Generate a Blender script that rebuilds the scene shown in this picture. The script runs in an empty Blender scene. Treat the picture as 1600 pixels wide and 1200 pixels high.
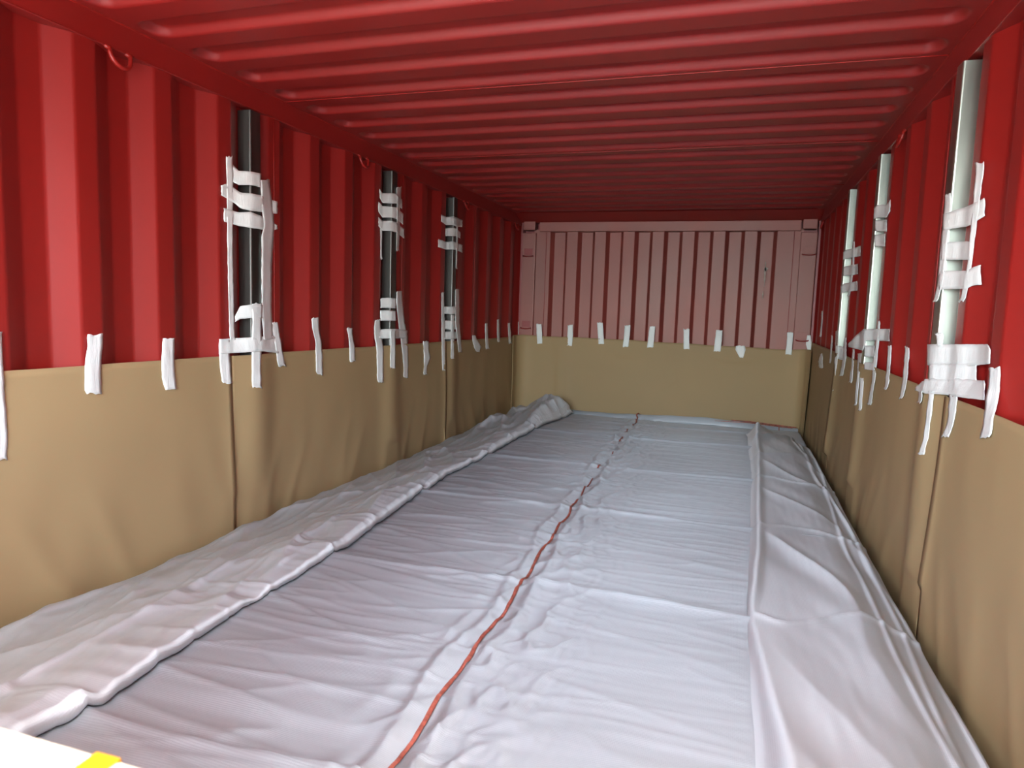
import bpy, bmesh, math, random
import numpy as np
from mathutils import Matrix, Vector
random.seed(7)
sc = bpy.context.scene
COL = sc.collection

# ------------------------------------------------------------------ camera
YAW, PIT, ROL, FPX = .3088, .1048, .0325, 1079.73
CAM = Vector((.6051, .2001, 1.5818))
fw = Vector((-math.sin(YAW)*math.cos(PIT), math.cos(YAW)*math.cos(PIT), -math.sin(PIT)))
r0 = Vector((math.cos(YAW), math.sin(YAW), 0)); u0 = r0.cross(fw)
rr = r0*math.cos(ROL) + u0*math.sin(ROL); uu = -r0*math.sin(ROL) + u0*math.cos(ROL)
cd = bpy.data.cameras.new('camera'); cam = bpy.data.objects.new('camera', cd); COL.objects.link(cam)
M = Matrix.Identity(4)
for i in range(3):
    M[i][0] = rr[i]; M[i][1] = uu[i]; M[i][2] = -fw[i]; M[i][3] = CAM[i]
cam.matrix_world = M
cd.sensor_width = 36; cd.lens = FPX/1600*36; cd.clip_start = .02
cd.dof.use_dof = True; cd.dof.focus_distance = 3.2; cd.dof.aperture_fstop = 9
sc.camera = cam

# ------------------------------------------------------------------ light
w = bpy.data.worlds.new('world'); sc.world = w; w.use_nodes = True
nt = w.node_tree; bg = nt.nodes['Background']
sky = nt.nodes.new('ShaderNodeTexSky'); sky.sky_type = 'NISHITA'; sky.sun_disc = False
sky.sun_elevation = math.radians(60); sky.sun_rotation = math.radians(170)
sky.air_density = 1.0; sky.dust_density = 4.0; sky.ozone_density = 1.0
mixw = nt.nodes.new('ShaderNodeMix'); mixw.data_type = 'RGBA'; mixw.inputs[0].default_value = .6
mixw.inputs[7].default_value = (4.9, 5.7, 6.1, 1)          # thin bright cloud over the blue
nt.links.new(sky.outputs[0], mixw.inputs[6]); nt.links.new(mixw.outputs[2], bg.inputs[0])
bg.inputs[1].default_value = 1.0
sd = bpy.data.lights.new('sun', 'SUN'); sd.energy = 9; sd.angle = math.radians(.6); sd.color = (1, .95, .86)
so = bpy.data.objects.new('sun', sd); COL.objects.link(so)
so.rotation_euler = Vector((.10, .48, -.87)).to_track_quat('-Z', 'Y').to_euler(); so.location = (0, -6, 8)
pd = bpy.data.lights.new('door_portal', 'AREA'); pd.shape = 'RECTANGLE'; pd.size = 2.30; pd.size_y = 2.26
pd.cycles.is_portal = True
po = bpy.data.objects.new('door_portal', pd); COL.objects.link(po)
po.location = (0, -.06, 1.14); po.rotation_euler = (math.radians(90), 0, 0)     # -Z axis points into the container (+Y)
vs = sc.view_settings; vs.view_transform = 'Standard'; vs.look = 'None'; vs.gamma = 1; vs.use_curve_mapping = False
vs.exposure = 2.3

# ------------------------------------------------------------------ materials
MATS = {}
def mat(name, col, rough=.5, metal=0, spec=.5, noise=None, bump=None, coat=0, sheen=0, aniso=None, ior=1.5, tint=None):
    """noise = (scale, amount, stretch); bump = list of (scale xyz, strength, distance)"""
    m = bpy.data.materials.new(name); m.use_nodes = True; t = m.node_tree; b = t.nodes['Principled BSDF']
    b.inputs['Base Color'].default_value = (*col, 1); b.inputs['Roughness'].default_value = rough
    b.inputs['Metallic'].default_value = metal; b.inputs['Specular IOR Level'].default_value = spec
    b.inputs['Coat Weight'].default_value = coat; b.inputs['Coat Roughness'].default_value = .32; b.inputs['Sheen Weight'].default_value = sheen
    b.inputs['IOR'].default_value = ior
    if tint: b.inputs['Specular Tint'].default_value = (*tint, 1)
    if aniso:                                  # woven ribbons: gloss spreads across the fibres
        b.inputs['Anisotropic'].default_value = aniso[0]
        tg = t.nodes.new('ShaderNodeCombineXYZ')
        for k in range(3): tg.inputs[k].default_value = aniso[1][k]
        t.links.new(tg.outputs[0], b.inputs['Tangent'])
    tc = t.nodes.new('ShaderNodeTexCoord')
    if noise:
        mp = t.nodes.new('ShaderNodeMapping'); mp.inputs['Scale'].default_value = noise[2]
        t.links.new(tc.outputs['Object'], mp.inputs[0])
        n = t.nodes.new('ShaderNodeTexNoise'); n.inputs['Scale'].default_value = noise[0]; n.inputs['Detail'].default_value = 5
        t.links.new(mp.outputs[0], n.inputs['Vector'])
        cr = t.nodes.new('ShaderNodeValToRGB'); a = noise[1]
        cr.color_ramp.elements[0].position = .3; cr.color_ramp.elements[1].position = .7
        cr.color_ramp.elements[0].color = (*[c*(1-a) for c in col], 1)
        cr.color_ramp.elements[1].color = (*[min(1, c*(1+a)) for c in col], 1)
        t.links.new(n.outputs[0], cr.inputs[0]); t.links.new(cr.outputs[0], b.inputs['Base Color'])
        mr = t.nodes.new('ShaderNodeMapRange'); mr.inputs[3].default_value = rough*.85; mr.inputs[4].default_value = min(1, rough*1.15)
        t.links.new(n.outputs[0], mr.inputs[0]); t.links.new(mr.outputs[0], b.inputs['Roughness'])
    last = None
    for (kind, sca, stren, dist) in (bump or []):
        mp = t.nodes.new('ShaderNodeMapping'); mp.inputs['Scale'].default_value = sca
        t.links.new(tc.outputs['Object'], mp.inputs[0])
        if kind == 'noise':
            n = t.nodes.new('ShaderNodeTexNoise'); n.inputs['Scale'].default_value = 1; n.inputs['Detail'].default_value = 4
        else:
            n = t.nodes.new('ShaderNodeTexWave'); n.inputs['Scale'].default_value = 1; n.bands_direction = kind
            n.inputs['Distortion'].default_value = 1.5; n.inputs['Detail'].default_value = 2
        t.links.new(mp.outputs[0], n.inputs['Vector'])
        bp = t.nodes.new('ShaderNodeBump'); bp.inputs['Strength'].default_value = stren; bp.inputs['Distance'].default_value = dist
        t.links.new(n.outputs['Fac'] if 'Fac' in n.outputs else n.outputs[0], bp.inputs['Height'])
        if last: t.links.new(last.outputs[0], bp.inputs['Normal'])
        last = bp
    if last: t.links.new(last.outputs[0], b.inputs['Normal'])
    MATS[name] = m
    return m
mat('red_paint', (.275, .0042, .0014), .47, spec=1.0, ior=1.55, noise=(1.0, .10, (2, 2, .7)), bump=[('noise', (3, 3, 1), .12, .01)])
mat('front_paint', (.27, .030, .020), .60, spec=.9, ior=1.85, tint=(1, .93, .84), noise=(1.0, .22, (2.2, 2, .8)), bump=[('noise', (3, 3, 1), .12, .01)])
mat('weld', (.30, .012, .008), .42, noise=(40, .2, (1, 1, 1)))
mat('scuff', (.42, .36, .30), .6, noise=(20, .3, (1, 1, 1)))
mat('kraft', (.385, .28, .142), .62, spec=.3, noise=(1.2, .06, (1, 1, 1)), bump=[('noise', (160, 160, 160), .05, .002)])
mat('bag_white', (.185, .205, .225), .54, spec=.9, noise=(2, .04, (1, 1, 1)), aniso=(.97, (0, 1, 0)), ior=2.1, tint=(.90, .96, 1), coat=.5,
    bump=[('X', (90, 0, 0), .06, .002), ('Y', (0, 70, 0), .10, .002)])
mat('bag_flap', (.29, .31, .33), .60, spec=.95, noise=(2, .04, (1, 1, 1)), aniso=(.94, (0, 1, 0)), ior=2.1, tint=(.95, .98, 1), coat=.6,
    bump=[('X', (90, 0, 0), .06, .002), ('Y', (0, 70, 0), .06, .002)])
mat('red_stripe', (.36, .105, .072), .5, noise=(60, .5, (1, 1, 1)))
mat('tape', (.82, .875, .845), .45, spec=.5, noise=(18, .06, (1, 1, .4)), bump=[('noise', (60, 60, 25), .25, .004), ('noise', (220, 220, 18), .35, .003)])
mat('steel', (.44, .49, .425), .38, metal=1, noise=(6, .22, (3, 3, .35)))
mat('dark_steel', (.15, .15, .138), .45, metal=1, noise=(6, .2, (3, 3, .35)))  # same tube metal as steel, base darkened for dim reflections on the left
mat('plywood', (.22, .14, .08), .6, noise=(2, .3, (1, 8, 1)))
mat('concrete', (.24, .24, .225), .8, noise=(.4, .15, (1, 1, 1)))
mat('board', (.78, .70, .50), .5, noise=(3, .05, (1, 1, 1)))
mat('yellow', (.50, .21, .006), .45, noise=(20, .1, (1, 1, 1)))

# ------------------------------------------------------------------ helpers
def mesh(name, v, f, m, parent=None, smooth=False, **props):
    me = bpy.data.meshes.new(name)
    me.from_pydata([tuple(map(float, p)) for p in v], [], [tuple(map(int, q)) for q in f]); me.update()
    if smooth: me.polygons.foreach_set('use_smooth', [True]*len(me.polygons))
    if m: me.materials.append(MATS[m])
    o = bpy.data.objects.new(name, me); COL.objects.link(o)
    if parent: o.parent = parent
    for k, val in props.items(): o[k] = val
    return o
def empty(name, loc=(0, 0, 0), **props):
    o = bpy.data.objects.new(name, None); COL.objects.link(o); o.location = loc; o.empty_display_size = .1
    for k, val in props.items(): o[k] = val
    return o
def boxdata(a, b):
    (x0, y0, z0), (x1, y1, z1) = a, b
    v = [(x0,y0,z0),(x1,y0,z0),(x1,y1,z0),(x0,y1,z0),(x0,y0,z1),(x1,y0,z1),(x1,y1,z1),(x0,y1,z1)]
    f = [(0,3,2,1),(4,5,6,7),(0,1,5,4),(1,2,6,5),(2,3,7,6),(3,0,4,7)]
    return v, f
def box(name, a, b, m, parent=None, bevel=.003, **props):
    v, f = boxdata(a, b)
    bm = bmesh.new(); vs_ = [bm.verts.new(p) for p in v]
    for q in f: bm.faces.new([vs_[i] for i in q])
    if bevel: bmesh.ops.bevel(bm, geom=bm.edges[:], offset=bevel, segments=2, affect='EDGES', profile=.6)
    me = bpy.data.meshes.new(name); bm.to_mesh(me); bm.free()
    me.materials.append(MATS[m]); o = bpy.data.objects.new(name, me); COL.objects.link(o)
    if parent: o.parent = parent
    for k, val in props.items(): o[k] = val
    return o
def grid(name, X, Y, Z, m, parent=None, smooth=True, flip=False, **props):
    nr, nc = X.shape
    co = np.stack([X, Y, Z], -1).reshape(-1, 3).astype(np.float32)
    idx = np.arange(nr*nc).reshape(nr, nc)
    q = np.stack([idx[:-1, :-1], idx[:-1, 1:], idx[1:, 1:], idx[1:, :-1]], -1).reshape(-1, 4)
    if flip: q = q[:, ::-1]
    me = bpy.data.meshes.new(name); me.vertices.add(len(co)); me.vertices.foreach_set('co', co.ravel())
    me.loops.add(q.size); me.loops.foreach_set('vertex_index', q.ravel().astype(np.int32))
    me.polygons.add(len(q)); me.polygons.foreach_set('loop_start', np.arange(0, q.size, 4, dtype=np.int32))
    me.update(calc_edges=True)
    me.polygons.foreach_set('use_smooth', np.full(len(q), smooth)); me.validate()
    me.materials.append(MATS[m]); o = bpy.data.objects.new(name, me); COL.objects.link(o)
    if parent: o.parent = parent
    for k, val in props.items(): o[k] = val
    return o
def tube(name, pts, rad, m, parent=None, seg=10, **props):
    P = [Vector(p) for p in pts]; V = []; F = []
    up = Vector((0.31, 0.2, .93)).normalized()
    for i, p in enumerate(P):
        d = (P[min(i+1, len(P)-1)] - P[max(i-1, 0)]).normalized()
        a = d.cross(up).normalized(); b = d.cross(a).normalized()
        r = rad[i] if isinstance(rad, (list, tuple)) else rad
        for k in range(seg):
            t = 2*math.pi*k/seg; V.append(p + a*math.cos(t)*r + b*math.sin(t)*r)
    n = len(P)
    for i in range(n-1):
        for k in range(seg):
            F.append((i*seg+k, i*seg+(k+1) % seg, (i+1)*seg+(k+1) % seg, (i+1)*seg+k))
    F.append(tuple(range(seg))[::-1]); F.append(tuple((n-1)*seg+k for k in range(seg)))
    return mesh(name, V, F, m, parent, True, **props)
# vectorised gradient noise
_rng = np.random.RandomState(3); _perm = _rng.permutation(256); _perm = np.concatenate([_perm, _perm]); _ang = _rng.rand(256)*2*np.pi
def perlin(x, y, seed=0):
    x = np.asarray(x, float)+seed*17.3; y = np.asarray(y, float)+seed*9.7
    xi = np.floor(x).astype(int); yi = np.floor(y).astype(int); xf = x-xi; yf = y-yi
    u = xf**3*(xf*(xf*6-15)+10); v = yf**3*(yf*(yf*6-15)+10)
    def g(ix, iy, dx, dy):
        h = _ang[_perm[_perm[ix & 255]+(iy & 255)]]; return np.cos(h)*dx+np.sin(h)*dy
    a = g(xi, yi, xf, yf); b = g(xi+1, yi, xf-1, yf); c = g(xi, yi+1, xf, yf-1); d = g(xi+1, yi+1, xf-1, yf-1)
    return (a+(b-a)*u)+((c+(d-c)*u)-(a+(b-a)*u))*v
def ridged(x, y, seed=0): return 1-2*np.abs(perlin(x, y, seed))*1.4
def sstep(a, b, x):
    t = np.clip((x-a)/(b-a), 0, 1); return t*t*(3-2*t)

# ------------------------------------------------------------------ setting: the container
W, PER, Y0 = 1.166, .278, 1.705          # inner crest plane, corrugation pitch, start of a crest
L = 5.88; ZR = 2.30; ZC = 2.381; DOOR = -.02
POLES = [2.432, 3.544, 4.378]
S = dict(kind='structure')
floor = box('floor', (-1.20, DOOR, -.05), (1.20, 5.95, 0), 'plywood', bevel=0, **S)
for i in range(8):
    box('plank', (-1.17+i*.2925, DOOR+.01, .0), (-1.17+i*.2925+.288, L-.02, .012), 'plywood', floor, bevel=.002)
box('ground', (-25, -40, -1.45), (25, 25, -1.35), 'concrete', bevel=0, **S)

def side_wall(side, name):
    root = empty(name, (0, 0, 0), **S)
    seams = [DOOR, .347, 1.459, 2.571, 3.683, 4.795, 5.90]
    for a, b in zip(seams[:-1], seams[1:]):
        ys = [a]
        k = math.floor((a-Y0)/PER)-1
        while True:
            for t in (0, .068, .139, .209):
                y = Y0+k*PER+t
                if a+.002 < y < b-.002: ys.append(y)
            k += 1
            if Y0+k*PER > b: break
        ys.append(b)
        prof = []
        for y in ys:
            t = (y-Y0) % PER
            if t > PER-1e-6: t = 0
            d = 0 if t <= .0681 else (t-.068)/.071 if t < .139 else 1 if t <= .2091 else 1-(t-.209)/.069
            prof.append((side*(W+.036*max(0, min(1, d))), y))
        V = []; F = []
        for (x, y) in prof: V += [(x, y, 0), (x, y, ZR+.02)]
        n = len(prof)
        for (x, y) in prof: V += [(x+side*.002, y, 0), (x+side*.002, y, ZR+.02)]
        for i in range(n-1):
            q = (2*i, 2*i+1, 2*i+3, 2*i+2)
            F.append(q if side < 0 else q[::-1])
            q2 = tuple(2*n+j for j in q); F.append(q2[::-1] if side < 0 else q2)
        o = mesh('wall_panel', V, F, 'red_paint', root)
        md = o.modifiers.new('b', 'BEVEL'); md.width = .006; md.segments = 3; md.limit_method = 'ANGLE'; md.angle_limit = math.radians(12)
        if b < 5.5:
            tube('weld_seam', [(side*(W-.0005), b, z) for z in np.linspace(.01, ZR-.002, 14)], .0014, 'weld', root, 6)
    return root
side_wall(-1, 'wall_left'); side_wall(1, 'wall_right')
for n_, s_ in ((1, -1), (2, 1)):
    x0, x1 = sorted((s_*(W-.006), s_*(W+.075)))
    tr = box('trim_%d' % n_, (x0, DOOR, ZR), (x1, L+.07, ZC+.06), 'red_paint', bevel=.004, **S)
    tube('weld_seam', [(s_*(W-.0063), y, ZC-.001) for y in np.linspace(0, L-.02, 40)], .0025, 'weld', tr, 6)
    tube('weld_seam', [(s_*(W-.005), y, ZR+.002) for y in np.linspace(0, L-.02, 40)], .003, 'red_paint', tr, 6)
# roof: stamped panels with five raised troughs each
roof = empty('ceiling', (0, 0, ZC), **S)
RP = .2095; RF = 2.192                     # pitch, far edge of one trough
xs = np.concatenate([np.linspace(-1.2, -1.0, 34), np.linspace(-.95, .95, 9), np.linspace(1.0, 1.2, 34)])
seams = [DOOR-.06, .535, 1.5825, 2.630, 3.6775, 4.725, 5.78]
def roof_panel(a, b):
    ys = [a, b]; k = math.floor((a-RF)/RP)-1; mids = []
    while RF+k*RP-.16 < b:
        fy = RF+k*RP; mids.append(fy-.062)
        if fy-.135 >= a-.02 and fy < b: ys += list(np.linspace(max(a, fy-.135), fy+.01, 27))
        k += 1
    ys = np.array(sorted(set(np.round([y for y in ys if a <= y <= b], 5))))
    X, Y = np.meshgrid(xs, ys); Z = np.zeros_like(X)
    for my in mids:
        if my-.07 < a or my+.07 > b: continue
        hw, hl, r = .062, 1.132, .055
        qx = np.abs(X)-(hl-r); qy = np.abs(Y-my)-(hw-r)
        sd_ = np.hypot(np.maximum(qx, 0), np.maximum(qy, 0))+np.minimum(np.maximum(qx, qy), 0)-r
        Z = np.maximum(Z, .024*sstep(0, .025, -sd_))
    o = grid('roof_panel', X, Y, Z, 'red_paint', roof, True, flip=True)
for a, b in zip(seams[:-1], seams[1:]):
    roof_panel(a, b)
    if b < 5.5: tube('weld_seam', [(x, b, -.0005) for x in np.linspace(-1.16, 1.16, 30)], .002, 'weld', roof, 6)
box('roof_panel', (-1.2, 5.78, 0), (1.2, 5.98, .004), 'red_paint', roof, bevel=0)
# front (end) wall, deep narrow corrugation
fr = empty('wall_front', (0, L, 0), **S)
pts = [(-1.02, 0)]
x = -1.00
EP = .2335; xk = -.897
pts = [(-1.05, .0), (-.911, .0)]
for k in range(8):
    b0 = xk+k*EP
    pts += [(b0+.010, .055), (b0+.104, .055), (b0+.126, .0)]
    if b0+EP-.014 < 1.0: pts += [(b0+EP-.014, .0)]
pts = [p for p in pts if p[0] < .99]+[(1.05, .0)]
def front_panel(pp):
    V = []; F = []
    for (x, d) in pp: V += [(x, d, 0), (x, d, 2.27)]
    for i in range(len(pp)-1): F.append((2*i+2, 2*i+3, 2*i+1, 2*i))
    o = mesh('wall_panel', V, [f[::-1] for f in F], 'front_paint', fr)
    md = o.modifiers.new('b', 'BEVEL'); md.width = .005; md.segments = 3; md.limit_method = 'ANGLE'; md.angle_limit = math.radians(12)
i0 = 2+4*2; i1 = 2+4*5
front_panel(pts[:i0]); front_panel(pts[i0-1:i1]); front_panel(pts[i1-1:])
for xw in (-.945, .985): tube('weld_seam', [(xw, -.001, z) for z in np.linspace(.01, 2.25, 12)], .002, 'weld', fr, 6)
box('front_header', (-1.0, -.035, 2.25), (1.027, .05, 2.327), 'front_paint', fr, .004)
mesh('front_top_plate', [(-1.2, -.20, 2.3805), (1.2, -.20, 2.3805), (1.2, -.02, 2.326), (-1.2, -.02, 2.326), (1.2, .08, 2.326), (-1.2, .08, 2.326)], [(3, 2, 1, 0), (5, 4, 2, 3)], 'red_paint', fr)
for s_ in (-1, 1):
    a, b = sorted((s_*1.03, s_*1.145))
    box('corner_post', (a, -.03, 0), (b, .05, 2.24), 'front_paint', fr, .006)
    box('corner_block', (a+.008, -.04, 2.262), (b-.006, .05, 2.335), 'front_paint', fr, .006)
    a, b = sorted((s_*1.15, s_*1.26))
    box('corner_post', (a, -.005, 0), (b, .09, 2.36), 'red_paint', fr, .004)
box('back_plate', (-1.2, .075, 0), (1.2, .08, 2.40), 'red_paint', fr, 0)
for xw, z0, z1, wd in ((.795, 1.83, 2.02, .010), (.80, 1.95, 1.98, .022), (.79, 1.74, 1.80, .006)):      # scraped paint
    n_ = 8; zz = np.linspace(z0, z1, n_); V = []; F = []
    for k, z in enumerate(zz):
        h_ = wd*(.25+.75*math.sin(math.pi*(k+.3)/n_)**2)*random.uniform(.5, 1); V += [(xw-h_, -.0012, z), (xw+h_, -.0012, z)]
    for k in range(n_-1): F.append((2*k, 2*k+1, 2*k+3, 2*k+2))
    mesh('paint_scrape', V, F, 'scuff', fr)
# rear door frame around the opening behind the camera
df = empty('door_1', (0, DOOR, 0), **S)
box('header', (-1.26, -.10, 2.28), (1.26, .0, 2.46), 'red_paint', df, .004)
box('sill', (-1.26, -.10, -.16), (1.26, .0, .0), 'red_paint', df, .004)
for s_ in (-1, 1):
    a, b = sorted((s_*1.15, s_*1.26)); box('door_post', (a, -.10, -.16), (b, .0, 2.46), 'red_paint', df, .004)
# unseen door leaves, swung open, added to cut side light on near walls
for s_ in (-1, 1):
    lf = box('door_shade_leaf', (0, -1.14, .02), (.045*s_, 0, 2.27), 'red_paint', df, .004) if s_ > 0 else box('door_shade_leaf', (-.045, -1.14, .02), (0, 0, 2.27), 'red_paint', df, .004)
    lf.location = (s_*1.19, -.11, 0); lf.rotation_euler = (0, 0, s_*math.radians(4))

# ------------------------------------------------------------------ kraft paper lining
def ptop(s, y): return 1.389-.0045*(y-1.5) if s < 0 else 1.391+.008*(y-1.8)
def poff(y): return .010+.022*sum(np.exp(-((y-p)/.10)**2) for p in POLES)
def paper_side(s, y0, y1, label, seed, lift0=0, lift1=0):
    """one sheet; lift0 / lift1 = how far its near / far edge laps over the neighbour"""
    ny = int((y1-y0)/.02)+2; ys = np.linspace(y0, y1, ny); zs = np.linspace(0, 1, 46)
    Y, T = np.meshgrid(ys, zs); top = ptop(s, Y)+.003*perlin(Y*3, Y*0+.5, seed)
    Z = .42+(top-.42)*T
    drop = np.clip((top-Z)/.65, 0, 1)
    o = poff(Y)*1.0
    o = o+drop*(.010+.020*perlin(Y*1.3+Z*.9, Z*.9, seed)+.006*perlin(Y*4.5-Z*1.5, Z*1.2, seed+3))
    o = o+sstep(.35, 1, drop)*.006*np.maximum(0, ridged(Y*4.2+Z*2.0*(1 if seed % 2 else -1), Z*.8, seed+5))**2
    o = o+.0018*perlin(Y*9, Z*3, seed+2)*(1-np.exp(-drop*8))
    o = np.maximum(o, .006)
    e0 = np.exp(-(Y-y0)/.03); e1 = np.exp(-(y1-Y)/.03)
    o = o+lift0*e0*(.4+.6*drop)+lift1*e1*(.4+.6*drop)
    o = np.where((Z < .86), np.minimum(o, .030+0*o), o)
    ob = grid('kraft_paper_sheet', s*(W-o), Y, Z, 'kraft', None, True, flip=(s > 0),
              label=label, category='paper', group='kraft paper sheets lining the walls')
    md = ob.modifiers.new('t', 'SOLIDIFY'); md.thickness = .0012; md.offset = -1
    return ob
paper_side(-1, .52, 2.300, 'brown kraft paper sheet on the left wall nearest the door', 1, 0, .005)
paper_side(-1, 2.296, 4.285, 'brown kraft paper sheet in the middle of the left wall', 2, 0, .005)
paper_side(-1, 4.262, 5.835, 'brown kraft paper sheet at the far end of the left wall', 3, .004, 0)
paper_side(1, .52, 2.300, 'brown kraft paper sheet on the right wall nearest the door', 4, .0, .012)
paper_side(1, 2.296, 4.335, 'brown kraft paper sheet in the middle of the right wall', 5, 0, .012)
paper_side(1, 4.330, 5.835, 'brown kraft paper sheet at the far end of the right wall', 6, .004, 0)
def paper_end():
    # runs round both corners: path in plan
    path = []
    for y in np.linspace(5.66, 5.74, 4): path.append((-W+.022, y))
    for a in np.linspace(0, math.pi/2, 9)[1:]: path.append((-W+.022+.095*(1-math.cos(a)), 5.74+.095*math.sin(a)))
    for x in np.linspace(-1.03, 1.03, 75): path.append((x, 5.838))
    for a in np.linspace(0, math.pi/2, 9)[1:]: path.append((1.05+.08*math.sin(a), 5.756+.08*math.cos(a)))
    for y in np.linspace(5.74, 5.66, 4): path.append((W-.024, y))
    P = np.array(path); n = len(P); zs = np.linspace(0, 1, 40)
    U = np.arange(n)
    d = np.gradient(P, axis=0); d /= np.linalg.norm(d, axis=1)[:, None]; N = np.stack([d[:, 1], -d[:, 0]], -1)
    s_ = np.concatenate([[0], np.cumsum(np.linalg.norm(np.diff(P, axis=0), axis=1))])
    SS, T = np.meshgrid(s_, zs)
    sag = .008*np.abs(np.sin((P[:, 0]+.2)*7))
    top = np.interp(P[:, 0], [-1.1, -.4, .3, 1.0, 1.1], [1.387, 1.386, 1.374, 1.362, 1.370])-sag*.6
    Z = .68+(top[None, :]-.68)*T
    drop = np.clip((top[None, :]-Z)/.6, 0, 1)
    X0 = P[:, 0][None, :]
    o = drop*(.008+.016*perlin(SS*2.0+Z*.8, Z*1.4, 8))
    # standing vertical folds near both ends of the wall
    for xc, wd, am in ((-.80, .018, .016), (-.74, .03, .012), (1.02, .010, .012)):
        o = o+am*np.exp(-((X0-xc-.05*(1.39-Z))/wd)**2)*(.5+.5*drop)
    # swag folds drooping from the tape strips
    for xa, xb in ((-.5, .05), (.3, .95)):
        t = np.clip((X0-xa)/(xb-xa), 0, 1); zz = 1.36-.10*4*t*(1-t)
        o = o+.008*np.exp(-((Z-zz)/.02)**2)*np.sin(np.pi*t)
    o = np.maximum(o, 0)
    ob = grid('kraft_paper_sheet', P[:, 0][None, :]+N[:, 0][None, :]*o, P[:, 1][None, :]+N[:, 1][None, :]*o, Z, 'kraft', None, True,
              label='brown kraft paper sheet across the end wall with rounded corners', category='paper', group='kraft paper sheets lining the walls')
    md = ob.modifiers.new('t', 'SOLIDIFY'); md.thickness = .0012; md.offset = -1
paper_end()

# ------------------------------------------------------------------ poles in the wall troughs
PN = {'dark1': 'nearest dark pole', 'dark2': 'middle dark pole', 'dark3': 'farthest dark pole', 'galv1': 'nearest galvanised pole', 'galv2': 'middle galvanised pole', 'galv3': 'farthest galvanised pole'}
LABP = {'dark1': 'dark square steel pole in the left wall trough nearest the door', 'dark2': 'dark square steel pole on the left wall, middle of three',
        'dark3': 'dark square steel pole on the left wall farthest from the door', 'galv1': 'pale galvanised square pole on the right wall nearest the door',
        'galv2': 'pale galvanised square pole on the right wall, middle of three', 'galv3': 'pale galvanised square pole on the right wall farthest away'}
def pole(s, y, key):
    h = .030; xc = s*(W+.036-.0005-.030)
    # hollow rounded square tube
    V = []; F = []; r = .006; out = []; inn = []
    for cx, cy, a0 in ((1, 1, 0), (-1, 1, 90), (-1, -1, 180), (1, -1, 270)):
        for k in range(4):
            a = math.radians(a0+k*30); out.append((cx*(h-r)+r*math.cos(a), cy*(h-r)+r*math.sin(a)))
            inn.append((cx*(h-.003-r)+(r)*math.cos(a), cy*(h-.003-r)+r*math.sin(a)))
    n = len(out); z0, z1 = .012, 2.288
    for ring, zz in ((out, z0), (out, z1), (inn, z1), (inn, z0)):
        V += [(xc+px, y+py, zz) for px, py in ring]
    for j in range(3):
        for k in range(n):
            F.append((j*n+k, j*n+(k+1) % n, (j+1)*n+(k+1) % n, (j+1)*n+k))
    for k in range(n): F.append((3*n+k, 3*n+(k+1) % n, (k+1) % n, k))
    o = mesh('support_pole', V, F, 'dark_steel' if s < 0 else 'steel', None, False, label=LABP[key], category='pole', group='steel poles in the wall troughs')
for i, y in enumerate(POLES):
    pole(-1, y, 'dark%d' % (i+1)); pole(1, y, 'galv%d' % (i+1))

# ------------------------------------------------------------------ lashing rings
def ring(s, y, label):
    root = empty('lashing_ring', (s*W, y, ZR), label=label, category='ring', group='lashing rings under the top rails')
    pts = []
    for k in range(17):
        a = math.pi*k/16; pts.append((-s*(.008+.012*math.sin(a)), -.036*math.cos(a), -.002-.046*math.sin(a)**.75))
    tube('ring_bar', pts, .0066, 'weld', root, 10)
    for sg in (-1, 1):
        tube('weld_bead', [(-s*.004, sg*.036-.014, .001), (-s*.007, sg*.036, -.002), (-s*.004, sg*.036+.014, .001)], [.004, .009, .004], 'weld', root, 8)
for y, lb in ((1.850, 'red lashing ring under the left top rail nearest the door'), (3.250, 'red lashing ring under the left top rail before the middle pole'),
              (4.600, 'red lashing ring under the left top rail past the farthest pole'), (5.715, 'red lashing ring under the left top rail at the far corner')):
    ring(-1, y, lb)
for y, lb in ((3.215, 'red lashing ring under the right top rail before the middle pole'), (5.715, 'red lashing ring under the right top rail at the far corner')):
    ring(1, y, lb)
for s_, z, lb in ((-1, 2.05, 'upper lashing bar on the far left corner post'), (-1, 1.446, 'lower lashing bar on the far left corner post, just above the paper'),
                  (1, 2.075, 'upper lashing bar on the far right corner post'), (1, 1.435, 'lower lashing bar on the far right corner post, just above the paper')):
    root = empty('lashing_bar', (s_*1.09, 5.85, z), label='dark red '+lb, category='bar', group='lashing bars on the corner posts')
    tube('bar', [(-.042*s_, -.002, 0), (-.036*s_, -.020, -.004), (0, -.026, -.007), (.036*s_, -.020, -.004), (.048*s_, -.002, .002)], .005, 'red_paint', root, 8)
    box('patch_plate', (-.036, -.002, .008), (.036, .001, .060), 'front_paint' if s_ > 0 else 'red_paint', root, .001)

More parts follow.
